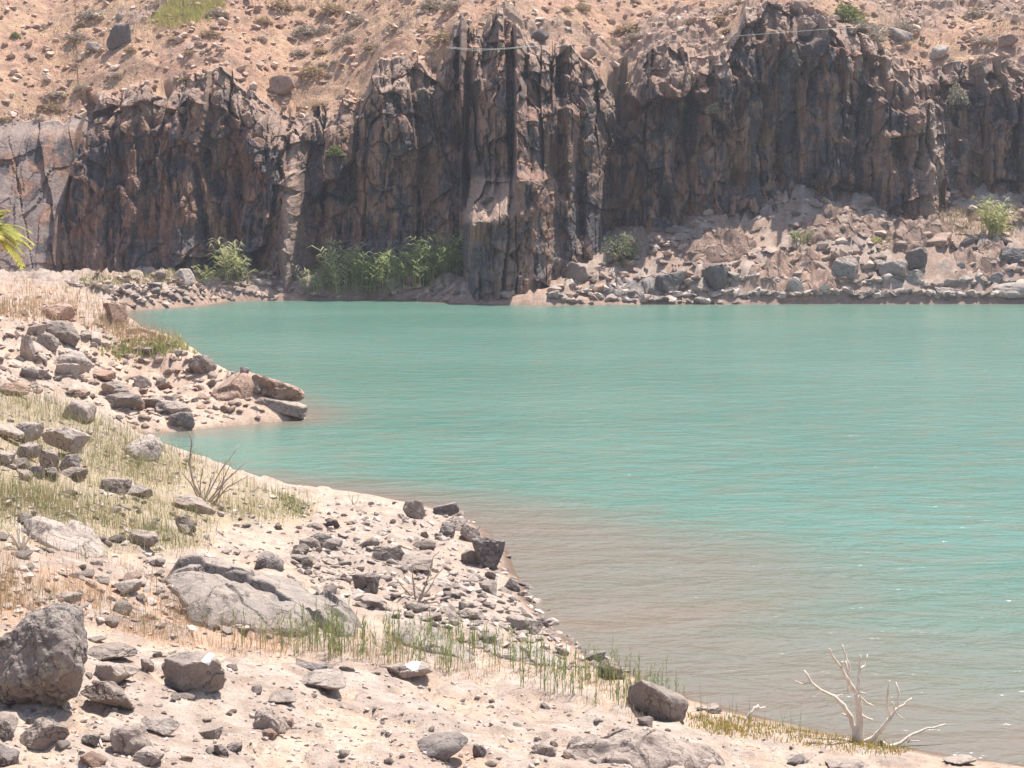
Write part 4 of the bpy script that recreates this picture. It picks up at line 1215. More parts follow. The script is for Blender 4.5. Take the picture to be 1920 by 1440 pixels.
# ------------------------------------------------------------------ rubble and gravel that nobody could count
def rubble(name, label, x, y, z, size, mat, rg, flat=0.5, sink=0.15, tilt=0.5):
    n = len(x)
    tmpl = [hull_stone(5000 + k) for k in range(8)]
    vv, ff, rl, off = [], [], [], 0
    pick = rg.integers(0, 8, n)
    for k in range(8):
        ii = np.where(pick == k)[0]
        if not len(ii):
            continue
        p_, f_ = tmpl[k]
        m = len(ii)
        sc = np.stack([size[ii] * rg.uniform(.8, 1.4, m), size[ii] * rg.uniform(.6, 1.0, m), size[ii] * rg.uniform(flat * .6, flat * 1.3, m)], 1) * 0.5
        q = p_[None] * sc[:, None, :]
        ta = rg.uniform(-tilt, tilt, m)[:, None]
        q = np.stack([q[..., 0] * np.cos(ta) - q[..., 2] * np.sin(ta), q[..., 1], q[..., 0] * np.sin(ta) + q[..., 2] * np.cos(ta)], -1)
        rz = rg.uniform(0, 6.28, m)[:, None]
        q = np.stack([q[..., 0] * np.cos(rz) - q[..., 1] * np.sin(rz), q[..., 0] * np.sin(rz) + q[..., 1] * np.cos(rz), q[..., 2]], -1)
        q = q + np.stack([x[ii], y[ii], z[ii] + sc[:, 2] * (1 - 2 * sink)], 1)[:, None, :]
        vv.append(q.reshape(-1, 3))
        ff.append((f_[None] + (np.arange(m) * len(p_))[:, None, None]).reshape(-1, 3) + off)
        off += m * len(p_)
        rl.append(np.repeat(rg.random(m), len(p_)))
    V_ = np.concatenate(vv); F_ = np.concatenate(ff)
    rnd = np.concatenate(rl)
    o = link(name, new_mesh(name, V_, F_, mat, False, {'rnd': rnd}))
    return tag(o, label, None, None, 'stuff')


def rubble_material(name, stops):
    t = NT(name)
    c = t.coord()
    f_ = t.noise(c, 9, 6, 0.7)
    col = t.ramp(t.math('ADD', t.math('MULTIPLY', t.attr('rnd'), 0.7), t.math('MULTIPLY', f_, 0.3)), stops)
    return t.done(col, t.bump(f_, 0.5, 0.03))


M['rubble'] = rubble_material('grey_rubble', [(0.1, (0.15, 0.12, 0.105)), (0.35, (0.30, 0.24, 0.205)), (0.6, (0.42, 0.345, 0.295)), (0.85, (0.54, 0.45, 0.385))])
M['rubble_red'] = rubble_material('reddish_rubble', [(0.1, (0.14, 0.105, 0.09)), (0.35, (0.28, 0.205, 0.165)), (0.6, (0.41, 0.305, 0.245)), (0.9, (0.54, 0.43, 0.36))])
for lab, nm, poly, n, s0, s1, mt in (
        ('grey rubble and gravel covering the rocky point', 'rubble', STONY_POLY, 1800, 0.02, 0.20, 'rubble'),
        ('gravel and chips scattered over the foreground sand', 'gravel', [(-60, 1150), (440, 1215), (760, 1255), (1060, 1330), (1560, 1415), (1560, 1445), (-60, 1445)], 3000, 0.010, 0.07, 'rubble'),
        ('stone chips in the grassy slope on the left', 'gravel', [(-60, 780), (200, 800), (460, 905), (760, 950), (620, 1000), (660, 1140), (560, 1210), (-60, 1150)], 2000, 0.02, 0.16, 'rubble'),
        ('pinkish rubble covering the middle spit', 'rubble', [(-60, 540), (120, 545), (235, 605), (350, 655), (480, 718), (560, 775), (430, 797), (250, 812), (150, 740), (-60, 740)], 1500, 0.04, 0.34, 'rubble_red'),
        ('rubble along the far left beach', 'rubble', [(110, 530), (350, 512), (700, 510), (880, 565), (430, 564), (240, 580)], 2200, 0.08, 0.7, 'rubble_red'),
        ('rubble on the talus under the right cliff', 'rubble', [(1030, 570), (1080, 510), (1200, 465), (1350, 405), (1550, 385), (1980, 375), (1980, 570)], 3600, 0.08, 1.1, 'rubble_red'),
        ('grey boulders and shingle along the far waterline', 'shingle', [(1025, 572), (1040, 550), (1250, 535), (1600, 540), (1980, 550), (1980, 572)], 1500, 0.12, 1.0, 'rubble')):
    a, b = sample_poly(poly, n, rg)
    x, y, z = on_ground(a, b)
    keep = z > -0.08
    x, y, z = x[keep], y[keep], z[keep]
    pw = 3.0
    if 'talus' in lab:
        pw = 5.0
        k = fbm(x * .25, y * .4, 0, 3, 410) + 0.25 * rg.normal(size=len(x)) > -0.12
        x, y, z = x[k], y[k], z[k]
    rubble(nm, lab, x, y, z, s0 + (s1 - s0) * rg.random(len(x)) ** pw, M[mt], rg, 0.55, 0.38)

# stones on the hillside above the cliff
hr = slice(nv + 4, nv + int(nh * 0.84))
hx, hy, hzv = CX[hr].ravel(), CY[hr].ravel(), CZ[hr].ravel()
hpx, hpy = cpx[hr].ravel(), cpy[hr].ravel()
vis = (hpx > -120) & (hpx < 2040) & (hpy > -60)
hx, hy, hzv, hpx, hpy = hx[vis], hy[vis], hzv[vis], hpx[vis], hpy[vis]
M['rubble_hill'] = rubble_material('hillside_rubble', [(0.1, (0.25, 0.15, 0.11)), (0.35, (0.40, 0.26, 0.19)), (0.6, (0.50, 0.35, 0.265)), (0.9, (0.62, 0.49, 0.40))])
ii = rg.integers(0, len(hx), 6500)
rubble('hillside_stones', 'loose reddish stones strewn over the hillside above the cliff', hx[ii], hy[ii], hzv[ii], 0.06 + 0.8 * rg.random(len(ii)) ** 6, M['rubble_hill'], rg, 0.6)


def hill_at(px, py):
    k = int(np.argmin((hpx - px) ** 2 + (hpy - py) ** 2))
    return hx[k], hy[k], hzv[k]


for lab, px, py, w_, h_, mt in (('dark rock outcrop high on the left hillside', 222, 84, 2.0, 2.2, 'rock_dark'), ('low dark rock beside the outcrop on the left hillside', 178, 96, 1.6, 0.9, 'rock'),
                                ('reddish boulder on the hillside above the rubble chute', 530, 170, 2.0, 1.7, 'rock_red'), ('small upright rock on the left hillside above the dark outcrop', 224, 38, 0.6, 0.8, 'rock'),
                                ('brown boulder on the cliff top below the green bush', 1500, 30, 1.4, 1.2, 'rock_red'), ('grey boulder at the cliff top right of the green bush', 1690, 78, 2.2, 1.5, 'rock'),
                                ('pale split boulder at the cliff top near the right edge', 1760, 108, 1.8, 1.3, 'rock_pale'), ('reddish boulder near the right edge of the hillside', 1890, 84, 1.6, 1.1, 'rock_red'),
                                ('brown block on the lip above the buttress', 1100, 110, 1.6, 1.2, 'rock_red'), ('dark block on the hillside right of the rock spire', 1010, 74, 1.6, 1.0, 'rock_dark')):
    x, y, z = hill_at(px, py)
    p_, f_ = rock_shape(int(px) + 900, 4, 10, 13, 0.1)
    o = link('boulder', new_mesh('boulder', p_ * np.array([w_, w_ * .8, h_]) / 2 + np.array([0, 0, h_ * .3]), f_, M[mt], True), None, (x, y, z))
    tag(o, lab, 'boulder')


# ------------------------------------------------------------------ grass
def blades(x, y, z, h, wd_, cols, rg, lean=0.55, segs=2):
    """one slender bent blade per point: verts, tris, colours"""
    n = len(x)
    az = rg.uniform(0, 6.28, n); ln = rg.uniform(0, lean, n) * h
    fa = rg.uniform(0, 3.14, n)
    wx, wy_ = np.cos(fa) * wd_ / 2, np.sin(fa) * wd_ / 2
    rings = []
    for s_ in range(segs + 1):
        t = s_ / segs
        px_ = x + np.cos(az) * ln * t * t; py_ = y + np.sin(az) * ln * t * t; pz_ = z + h * t * (1 - 0.12 * t)
        k = 1 - 0.75 * t
        if s_ < segs:
            rings.append(np.stack([px_ - wx * k, py_ - wy_ * k, pz_], 1)); rings.append(np.stack([px_ + wx * k, py_ + wy_ * k, pz_], 1))
        else:
            rings.append(np.stack([px_, py_, pz_], 1))
    nvb = len(rings)
    V_ = np.stack(rings, 1).reshape(-1, 3)
    f = []
    for s_ in range(segs - 1):
        a = 2 * s_
        f += [(a, a + 1, a + 3), (a, a + 3, a + 2)]
    a = 2 * (segs - 1)
    f.append((a, a + 1, a + 2))
    F_ = (np.array(f)[None] + (np.arange(n) * nvb)[:, None, None]).reshape(-1, 3)
    return V_, F_, np.repeat(cols, nvb, 0)


def palette(n, cols, rg, var=0.15):
    c = np.array(cols)[rg.integers(0, len(cols), n)]
    return np.clip(c * (1 + rg.uniform(-var, var, (n, 1))), 0, 1)


def tufts(poly, n_t, per, spread, rg, dens=None):
    a, b = sample_poly(poly, n_t, rg)
    x, y, z = on_ground(a, b)
    x = np.repeat(x, per) + rg.normal(0, spread, n_t * per)
    y = np.repeat(y, per) + rg.normal(0, spread, n_t * per)
    h = hfast(x, y)
    k = (h > 0.03) & (fbm(x * 1.1, y * 1.1, 0, 3, 510) + 0.18 * rg.normal(size=len(x)) > -0.10)
    return x[k], y[k], h[k]


GREEN = [(0.17, 0.22, 0.07), (0.24, 0.28, 0.10), (0.30, 0.30, 0.13), (0.40, 0.34, 0.18), (0.34, 0.36, 0.16)]
STRAW = [(0.52, 0.38, 0.22), (0.60, 0.46, 0.28), (0.45, 0.30, 0.17), (0.40, 0.36, 0.20)]
RUST = [(0.46, 0.24, 0.12), (0.52, 0.32, 0.17), (0.40, 0.21, 0.12), (0.56, 0.42, 0.26), (0.38, 0.33, 0.17)]
for nm, lab, poly, nt, per, sp, h0, h1, bw, pal in (
        ('grass', 'soft green and straw grass on the near left slope', GRASS_POLY, 2200, 16, 0.17, 0.10, 0.40, 0.0075, GREEN + STRAW[:2] + [(0.42, 0.40, 0.22)]),
        ('dry_grass', 'rust-coloured dry grass beside the big lichen boulder', RED_POLY, 1500, 9, 0.12, 0.06, 0.30, 0.005, RUST + STRAW),
        ('dry_grass', 'yellowing low plants around the white dead shrub', YELLOW_POLY, 420, 9, 0.07, 0.03, 0.10, 0.012, [(0.50, 0.34, 0.08), (0.44, 0.36, 0.10), (0.30, 0.30, 0.10)]),
        ('dry_grass', 'straw grass under the green stalks', STALK_POLY, 420, 8, 0.08, 0.06, 0.20, 0.007, RUST[1:] + STRAW + GREEN[2:4]),
        ('dry_grass', 'pale dry grass on the bank behind the middle spit', FARDRY_POLY, 1300, 11, 0.4, 0.15, 0.7, 0.022, STRAW + [(0.50, 0.32, 0.2)]),
        ('grass', 'bright low grass patch beyond the tall dead bush', [(480, 935), (560, 935), (575, 965), (500, 975)], 120, 12, 0.12, 0.04, 0.12, 0.012, GREEN[:3] + [(0.30, 0.40, 0.12)]),
        ('ground_plants', 'pale green leafy plants on the ridge of the middle spit', [(250, 650), (300, 640), (350, 650), (345, 662), (270, 672), (190, 672)], 60, 16, 0.18, 0.08, 0.3, 0.07, [(0.40, 0.42, 0.16), (0.52, 0.50, 0.24), (0.30, 0.34, 0.12)])):
    x, y, z = tufts(poly, nt, per, sp, rg)
    n = len(x)
    hh = (h0 + (h1 - h0) * rg.random(n) ** 1.6) * (1 + 0.5 * fbm(x * .9, y * .9, 0, 2, 511))
    V_, F_, C_ = blades(x, y, z - 0.01, hh, bw * rg.uniform(.7, 1.3, n), palette(n, pal, rg), rg)
    tag(link(nm, new_mesh(nm, V_, F_, M['dry'], False, None, {'tint': C_})), lab, None, None, 'stuff')

x, y, z = tufts(GRASS_POLY + [], 420, 2, 0.3, rg)
n = len(x)
V_, F_, C_ = blades(x, y, z - .01, rg.uniform(.3, .65, n), np.full(n, .007), palette(n, STRAW + RUST[:2] + GREEN[2:3], rg), rg, .45, 3)
tag(link('dry_grass', new_mesh('dry_grass', V_, F_, M['dry'], False, None, {'tint': C_})), 'tall straw stems standing out of the grass on the near left slope', None, None, 'stuff')
# tall green stalks: upright stems with short side leaves
sx_, sy_ = sample_poly(STALK_POLY, 420, rg)
x, y, z = on_ground(sx_, sy_)
k = fbm(x * 1.3, y * 1.3, 0, 2, 520) > -0.02
x, y = x[k], y[k]
x = np.repeat(x, 2) + rg.normal(0, 0.05, 2 * len(y)); y = np.repeat(y, 2) + rg.normal(0, 0.05, 2 * len(y))
z = hfast(x, y)
n = len(x)
hh = 0.20 + 0.36 * rg.random(n) ** 1.3
pal = palette(n, [(0.16, 0.22, 0.09), (0.22, 0.27, 0.11), (0.28, 0.30, 0.12), (0.40, 0.34, 0.14)], rg)
parts = [blades(x, y, z - .01, hh, np.full(n, 0.011), pal, rg, 0.16, 3)]
for k in range(6):
    t = rg.uniform(0.1, 0.8, n)
    parts.append(blades(x + rg.normal(0, .006, n), y + rg.normal(0, .006, n), z + hh * t, hh * rg.uniform(.12, .3, n), np.full(n, 0.010), palette(n, [(0.18, 0.25, 0.09), (0.3, 0.32, 0.12)], rg), rg, 0.9, 2))
V_, F_, C_, off = [], [], [], 0
for a, b, c in parts:
    V_.append(a); F_.append(b + off); C_.append(c); off += len(a)
tag(link('green_stalks', new_mesh('green_stalks', np.concatenate(V_), np.concatenate(F_), M['plant'], False, None, {'tint': np.concatenate(C_)})),
    'tall thin green stalks growing in a strip along the near shore', None, None, 'stuff')
# sparse stalks beyond the boulder along the shore and in the rust grass
a, b = sample_poly([(1290, 1330), (1330, 1338), (1560, 1385), (1540, 1395), (1310, 1352)], 26, rg)
a2, b2 = sample_poly(RED_POLY, 150, rg)
x, y, z = on_ground(np.concatenate([a, a2]), np.concatenate([b, b2]))
n = len(x)
V_, F_, C_ = blades(x, y, z - .01, rg.uniform(.2, .5, n), np.full(n, .008), palette(n, [(0.22, 0.27, 0.11), (0.34, 0.26, 0.13)], rg), rg, .2, 3)
tag(link('green_stalks', new_mesh('green_stalks', V_, F_, M['plant'], False, None, {'tint': C_})), 'sparse thin stems standing in the rust grass and along the water edge', None, None, 'stuff')

# grass on the hillside: straw patches and the green-yellow one at the top left
nb = 44000
ii = rg.integers(0, len(hx), nb)
dens = fbm(hx[ii] * 0.22, hy[ii] * 0.22, 0, 3, 301)
ii = ii[dens + 0.15 * rg.normal(size=nb) > 0.12]
n = len(ii)
V_, F_, C_ = blades(hx[ii] + rg.normal(0, .1, n), hy[ii] + rg.normal(0, .1, n), hzv[ii] - .03, rg.uniform(.15, .5, n), np.full(n, .05), palette(n, [(0.52, 0.36, 0.17), (0.56, 0.42, 0.22), (0.44, 0.31, 0.17), (0.42, 0.33, 0.18)], rg), rg, .6, 2)
tag(link('dry_grass', new_mesh('dry_grass', V_, F_, M['dry'], False, None, {'tint': C_})), 'straw-coloured dry grass in patches on the hillside above the cliff', None, None, 'stuff')
m = np.where(poly_mask(hpx + 6 * rg.normal(size=len(hpx)), hpy + 4 * rg.normal(size=len(hpy)), [(285, 55), (300, 18), (360, -20), (420, -40), (420, 15), (360, 48)]))[0]
ii = m[rg.integers(0, len(m), 3500)]
n = len(ii)
V_, F_, C_ = blades(hx[ii] + rg.normal(0, .08, n), hy[ii] + rg.normal(0, .08, n), hzv[ii] - .03, rg.uniform(.4, .9, n), np.full(n, .045), palette(n, [(0.46, 0.42, 0.12), (0.52, 0.46, 0.17), (0.36, 0.36, 0.11)], rg), rg, .4, 2)
tag(link('grass', new_mesh('grass', V_, F_, M['plant'], False, None, {'tint': C_})), 'yellow-green grass patch at the top left of the hillside', None, None, 'stuff')


# ------------------------------------------------------------------ shrubs on the hill and the cliff
def bush_mesh(name, seed, pal, n=420, mat='dry', leaf=0.10):
    rg_ = np.random.default_rng(seed)
    u_ = rg_.normal(size=(n, 3)); u_ /= np.linalg.norm(u_, axis=1)[:, None]; u_[:, 2] = np.abs(u_[:, 2])
    lump = 0.75 + 0.35 * fbm(u_[:, 0] * 2 + seed, u_[:, 1] * 2, u_[:, 2] * 2, 2, seed % 50)
    r = rg_.uniform(0.35, 1.0, n) ** 0.5 * lump
    c = u_ * r[:, None] * np.array([0.5, 0.5, 0.8])
    d = u_ * 0.7 + rg_.normal(0, .5, (n, 3)); d /= np.linalg.norm(d, axis=1)[:, None]
    s_ = np.cross(d, rg_.normal(size=(n, 3))); s_ /= np.linalg.norm(s_, axis=1)[:, None]
    ll = leaf * rg_.uniform(.7, 1.5, n)[:, None]; wd2 = ll * 0.28
    V_ = np.stack([c - s_ * wd2, c + s_ * wd2, c + d * ll], 1)
    V_[..., 2] = np.maximum(V_[..., 2], -0.04)
    twig_b = np.zeros((60, 3)); te = u_[:60] * lump[:60, None] * np.array([.45, .45, .7]); ts = np.cross(te, rg_.normal(size=(60, 3))); ts /= np.linalg.norm(ts, axis=1)[:, None]
    T_ = np.stack([twig_b - ts * .012, twig_b + ts * .012, te], 1)
    V2 = np.concatenate([V_.reshape(-1, 3), T_.reshape(-1, 3)])
    F2 = np.arange(len(V2)).reshape(-1, 3)
    C2 = np.concatenate([np.repeat(palette(n, pal, rg_, .25), 3, 0), np.tile([[0.2, 0.15, 0.11]], (180, 1))])
    return new_mesh(name, V2, F2, M[mat], False, None, {'tint': C2})


SCRUB = [bush_mesh('scrub', 60 + k, [(0.42, 0.34, 0.27), (0.36, 0.30, 0.24), (0.48, 0.40, 0.31)] if k < 2 else [(0.46, 0.33, 0.20), (0.38, 0.27, 0.17), (0.52, 0.40, 0.24)], 520) for k in range(4)]
OLIVE = bush_mesh('bush', 71, [(0.13, 0.16, 0.05), (0.20, 0.22, 0.07), (0.26, 0.26, 0.10)], 900, 'plant', 0.08)
DRYB = bush_mesh('bush', 72, [(0.34, 0.29, 0.21), (0.42, 0.36, 0.26), (0.25, 0.21, 0.15)], 500)
named = [('dense olive green bush on the cliff top at the top edge', 1588, 42, 3.2, 2.5, OLIVE), ('dark green tuft at the left edge of the hillside', 28, 70, 1.0, 0.8, OLIVE),
         ('round brownish shrub near the left edge of the hillside', 82, 56, 1.0, 0.8, SCRUB[0])]
for lab, px, py, w_, h_, me in named:
    x, y, z = hill_at(px, py)
    tag(link('bush', me, None, (x, y, z - .05), (0, 0, px), (w_, w_, h_)), lab, 'bush')
HANCH = [('dark rock outcrop', (222, 84)), ('small upright rock', (224, 38)), ('reddish boulder above the rubble chute', (530, 170)), ('dense olive green bush', (1588, 42)), ('dark green tuft', (28, 70)),
         ('grey boulder at the cliff top', (1690, 78)), ('pale split boulder', (1760, 108)), ('block above the buttress', (1100, 110)), ('dark rock spire', (870, 40)), ('yellow-green grass patch', (345, 20)), ('round brownish shrub', (82, 56)), ('rubble chute', (530, 225))]
ns = 0
for k in range(400):
    j = rg.integers(0, len(hx))
    g = fbm(hx[j] * .12, hy[j] * .12, 0, 2, 333)
    if g < -0.1 or ns >= 90 or hpy[j] < 4 or hpx[j] < 4 or hpx[j] > 1916:
        continue
    s_ = 0.8 + 2.4 * rg.random() ** 1.5
    lab = own_label('dry %s scrub' % ('grey-brown' if k % 2 else 'brownish'), hpx[j], hpy[j], HANCH, 'low wide' if s_ > 1.8 else 'low' if s_ > 1.2 else 'small')
    if lab is None:
        continue
    ns += 1
    tag(link('scrub', SCRUB[(0 if k % 2 else 2) + rg.integers(2)], None, (hx[j], hy[j], hzv[j] - .05), (0, 0, rg.uniform(0, 6.28)), (s_, s_, s_ * rg.uniform(.32, .55))), lab, 'shrub', 'scrub on the hillside')

fpx, fpy = cpx[:nv], cpy[:nv]


def cliff_at(px, py):
    k = np.where((np.abs(fpx - px) < 6) & (np.abs(fpy - py) < 5))
    if not len(k[0]):
        k0 = np.unravel_index(np.argmin((fpx - px) ** 2 + (fpy - py) ** 2), fpx.shape)
        return CX[k0], CY[k0], CZ[k0]
    j = np.argmin(CY[:nv][k])
    return CX[:nv][k][j], CY[:nv][k][j], CZ[:nv][k][j]


for lab, px, py, w_, h_, me in (('olive shrub clinging to the cliff left of centre', 634, 286, 1.6, 1.3, OLIVE), ('pale dry shrub hanging on the right cliff face', 1334, 214, 1.6, 1.2, DRYB),
                                ('grey dry bush on the ledge beside the pale rib at the right', 1790, 190, 2.0, 2.4, DRYB), ('dry straw tuft on the lit ramp of the buttress', 912, 372, 1.3, 0.7, DRYB)):
    x, y, z = cliff_at(px, py)
    tag(link('bush', me, None, (x, y - .05, z - .1), (0, 0, px), (w_, w_, h_)), lab, 'bush')


# ------------------------------------------------------------------ reeds at the foot of the cliff
def reed_mesh(name, seed, n, height, spread, lean, pal):
    rg_ = np.random.default_rng(seed)
    Vs, Fs, Cs, off = [], [], [], 0
    for k in range(n):
        bx_, by_ = rg_.normal(0, spread, 2)
        h = height * rg_.uniform(.6, 1.25)
        az = rg_.uniform(0, 6.28); bd = rg_.uniform(.1, .45) * h
        dx_, dy_ = math.cos(az) * bd + lean * h, math.sin(az) * bd
        c = np.array(pal[rg_.integers(len(pal))]) * rg_.uniform(.8, 1.2)
        pts = [(bx_ + dx_ * t * t, by_ + dy_ * t * t, h * (t - .12 * t * t)) for t in (0, .35, .7, 1)]
        w_ = .028
        vv = []
        for q, t in zip(pts, (0, .35, .7, 1)):
            vv += [(q[0] - w_ * (1 - .7 * t), q[1], q[2]), (q[0] + w_ * (1 - .7 * t), q[1], q[2])]
        ff = []
        for s_ in range(3):
            a = 2 * s_
            ff += [(a, a + 1, a + 3), (a, a + 3, a + 2)]
        Vs += vv; Fs += [tuple(q + off for q in f) for f in ff]; Cs += [c * .9] * len(vv); off += len(vv)
        for l_ in range(11):
            t = rg_.uniform(.25, 1)
            q = np.array([bx_ + dx_ * t * t, by_ + dy_ * t * t, h * (t - .12 * t * t)])
            a2_ = rg_.uniform(0, 6.28); ln = rg_.uniform(.4, .9) * height * .33
            e1 = q + np.array([math.cos(a2_) * ln * .6, math.sin(a2_) * ln * .6, ln * .35]); e2 = q + np.array([math.cos(a2_) * ln * 1.15, math.sin(a2_) * ln * 1.15, ln * rg_.uniform(-.1, .25)])
            sv = np.array([-math.sin(a2_), math.cos(a2_), .6]) * .035
            vv = [q - sv * .6, q + sv * .6, e1 - sv, e1 + sv, e2]
            Vs += [tuple(z_) for z_ in vv]; Fs += [(off, off + 1, off + 3), (off, off + 3, off + 2), (off + 2, off + 3, off + 4)]
            Cs += [c * rg_.uniform(.85, 1.25)] * 5; off += 5
    return new_mesh(name, Vs, Fs, M['plant'], False, None, {'tint': np.clip(np.array(Cs), 0, 1)})


RG = [(0.28, 0.31, 0.13), (0.40, 0.42, 0.19), (0.50, 0.50, 0.26), (0.44, 0.40, 0.24)]  # shaded clumps take only the darker tones, shade put into the colour
for lab, px, py, hh, n, sp, ln, pal in (
        ('arching reed clump with leaning stems at the left of the far beach', 435, 503, 3.4, 26, 0.8, -0.25, RG), ('low reed tuft left of the arching reed clump', 400, 505, 1.6, 16, 0.3, -0.5, RG),
        ('bright green reed clump catching the sun at the foot of the cliff', 648, 505, 3.6, 60, 0.9, 0.0, RG), ('low leafy reed clump left of the bright reed clump', 606, 508, 1.9, 26, 0.7, -0.3, RG),
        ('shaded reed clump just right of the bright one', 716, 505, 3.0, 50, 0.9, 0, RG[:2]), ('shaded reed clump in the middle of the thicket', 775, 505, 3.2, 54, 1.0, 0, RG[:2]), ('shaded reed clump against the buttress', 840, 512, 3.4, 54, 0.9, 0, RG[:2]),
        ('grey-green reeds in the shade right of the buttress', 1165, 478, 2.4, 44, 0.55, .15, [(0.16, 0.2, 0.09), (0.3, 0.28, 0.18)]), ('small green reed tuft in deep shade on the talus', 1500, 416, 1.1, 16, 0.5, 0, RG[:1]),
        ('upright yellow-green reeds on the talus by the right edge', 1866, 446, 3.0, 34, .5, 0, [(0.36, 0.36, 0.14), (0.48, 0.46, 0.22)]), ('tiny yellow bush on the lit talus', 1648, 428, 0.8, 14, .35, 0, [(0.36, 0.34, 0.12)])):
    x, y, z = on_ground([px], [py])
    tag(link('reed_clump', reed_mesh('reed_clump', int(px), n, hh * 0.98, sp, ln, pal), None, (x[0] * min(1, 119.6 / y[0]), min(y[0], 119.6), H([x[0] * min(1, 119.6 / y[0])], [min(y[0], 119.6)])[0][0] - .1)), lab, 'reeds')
a, b = sample_poly([(150, 528), (340, 515), (480, 508), (560, 512), (700, 512), (690, 525), (480, 522), (330, 532), (160, 540)], 500, rg)
x, y, z = on_ground(a, b)
x = np.repeat(x, 8) + rg.normal(0, .25, 4000); y = np.repeat(y, 8) + rg.normal(0, .25, 4000); z = hfast(x, y)
V_, F_, C_ = blades(x, y, z - .02, rg.uniform(.15, .6, 4000), np.full(4000, .05), palette(4000, [(0.30, 0.32, 0.12), (0.42, 0.38, 0.18), (0.5, 0.4, 0.22)], rg), rg, .6, 2)
tag(link('grass', new_mesh('grass', V_, F_, M['plant'], False, None, {'tint': C_})), 'low green and straw grass at the foot of the left cliff', None, None, 'stuff')
a, b = sample_poly([(1620, 430), (1780, 400), (1960, 395), (1960, 450), (1800, 445), (1760, 440)], 420, rg)
x, y, z = on_ground(a, b)
x = np.repeat(x, 7) + rg.normal(0, .25, 2940); y = np.repeat(y, 7) + rg.normal(0, .25, 2940); z = hfast(x, y)
V_, F_, C_ = blades(x, y, z - .02, rg.uniform(.15, .6, 2940), np.full(2940, .05), palette(2940, STRAW, rg), rg, .6, 2)
tag(link('dry_grass', new_mesh('dry_grass', V_, F_, M['dry'], False, None, {'tint': C_})), 'straw grass on the talus at the right edge', None, None, 'stuff')


# ------------------------------------------------------------------ dead shrubs and driftwood
def tube(pts, radii, sides=7):
    P_ = [Vector(p) for p in pts]
    vs_, fs = [], []
    for i, p in enumerate(P_):
        d = (P_[min(i + 1, len(P_) - 1)] - P_[max(i - 1, 0)]).normalized()
        s_ = d.cross(Vector((0.3, 1, 0.2))).normalized(); t = d.cross(s_)
        for k in range(sides):
            a = 6.2832 * k / sides
            q = p + (s_ * math.cos(a) + t * math.sin(a)) * radii[i]
            vs_.append(q[:])
    for i in range(len(P_) - 1):
        for k in range(sides):
            a = i * sides + k; b = i * sides + (k + 1) % sides
            fs.append((a, b, b + sides, a + sides))
    n = len(vs_)
    vs_.append(P_[-1][:]); e = (len(P_) - 1) * sides
    for k in range(sides):
        fs.append((e + k, e + (k + 1) % sides, n, n))
    return np.array(vs_), fs


def tube_obj(name, pts, r0, r1, mat, parent, rough=0.0):
    # resample with a little unevenness
    rr = []
    out = []
    rg_ = random.Random(int(sum(p[0] * 91 + p[2] * 57 for p in pts) * 100))
    m = len(pts)
    for i in range(m - 1):
        a, b = Vector(pts[i]), Vector(pts[i + 1])
        for k in range(3):
            t = k / 3
            q = a.lerp(b, t)
            if not (i == 0 and k == 0):
                q += Vector([rg_.uniform(-1, 1) for _ in range(3)]) * rough
            out.append(q); rr.append(r0 + (r1 - r0) * (i + t) / (m - 1) * 1.0 + rg_.uniform(-.08, .12) * r0)
    out.append(Vector(pts[-1])); rr.append(r1)
    v_, f_ = tube(out, [max(r, .001) for r in rr])
    me = bpy.data.meshes.new(name)
    me.from_pydata([tuple(p) for p in v_], [], [f if f[2] != f[3] else f[:3] for f in f_])
    for pl in me.polygons:
        pl.use_smooth = True
    me.materials.append(mat)
    return link(name, me, parent)


def shrub(name, label, base_px, trunk, branches, mat, px_m=None, cat='dead shrub'):
    """branches traced as (dx, dy) pixels from the base, with a depth offset in metres that grows along each one"""
    x, y, z = on_ground([base_px[0]], [base_px[1]])
    x, y, z = x[0], y[0], z[0]
    k = math.hypot(y, CAMZ - z) / F
    e = bpy.data.objects.new(name, None)
    COL.objects.link(e)
    e.location = (x, y, z)
    tag(e, label, cat)
    for nm, pts, r0, r1, dep in [('trunk',) + t for t in trunk] + [('branch',) + b for b in branches]:
        n = len(pts)
        P3 = [((px - base_px[0]) * k, (dep[0] + (dep[1] - dep[0]) * i / (n - 1)), (base_px[1] - py) * k - 0.02) for i, (px, py) in enumerate(pts)]
        tube_obj(nm, P3, r0 * (1.35 if mat is M['bleached'] else 0.95), r1 * (1.5 if mat is M['bleached'] else 1.0), mat, e, 0.006)
    return e


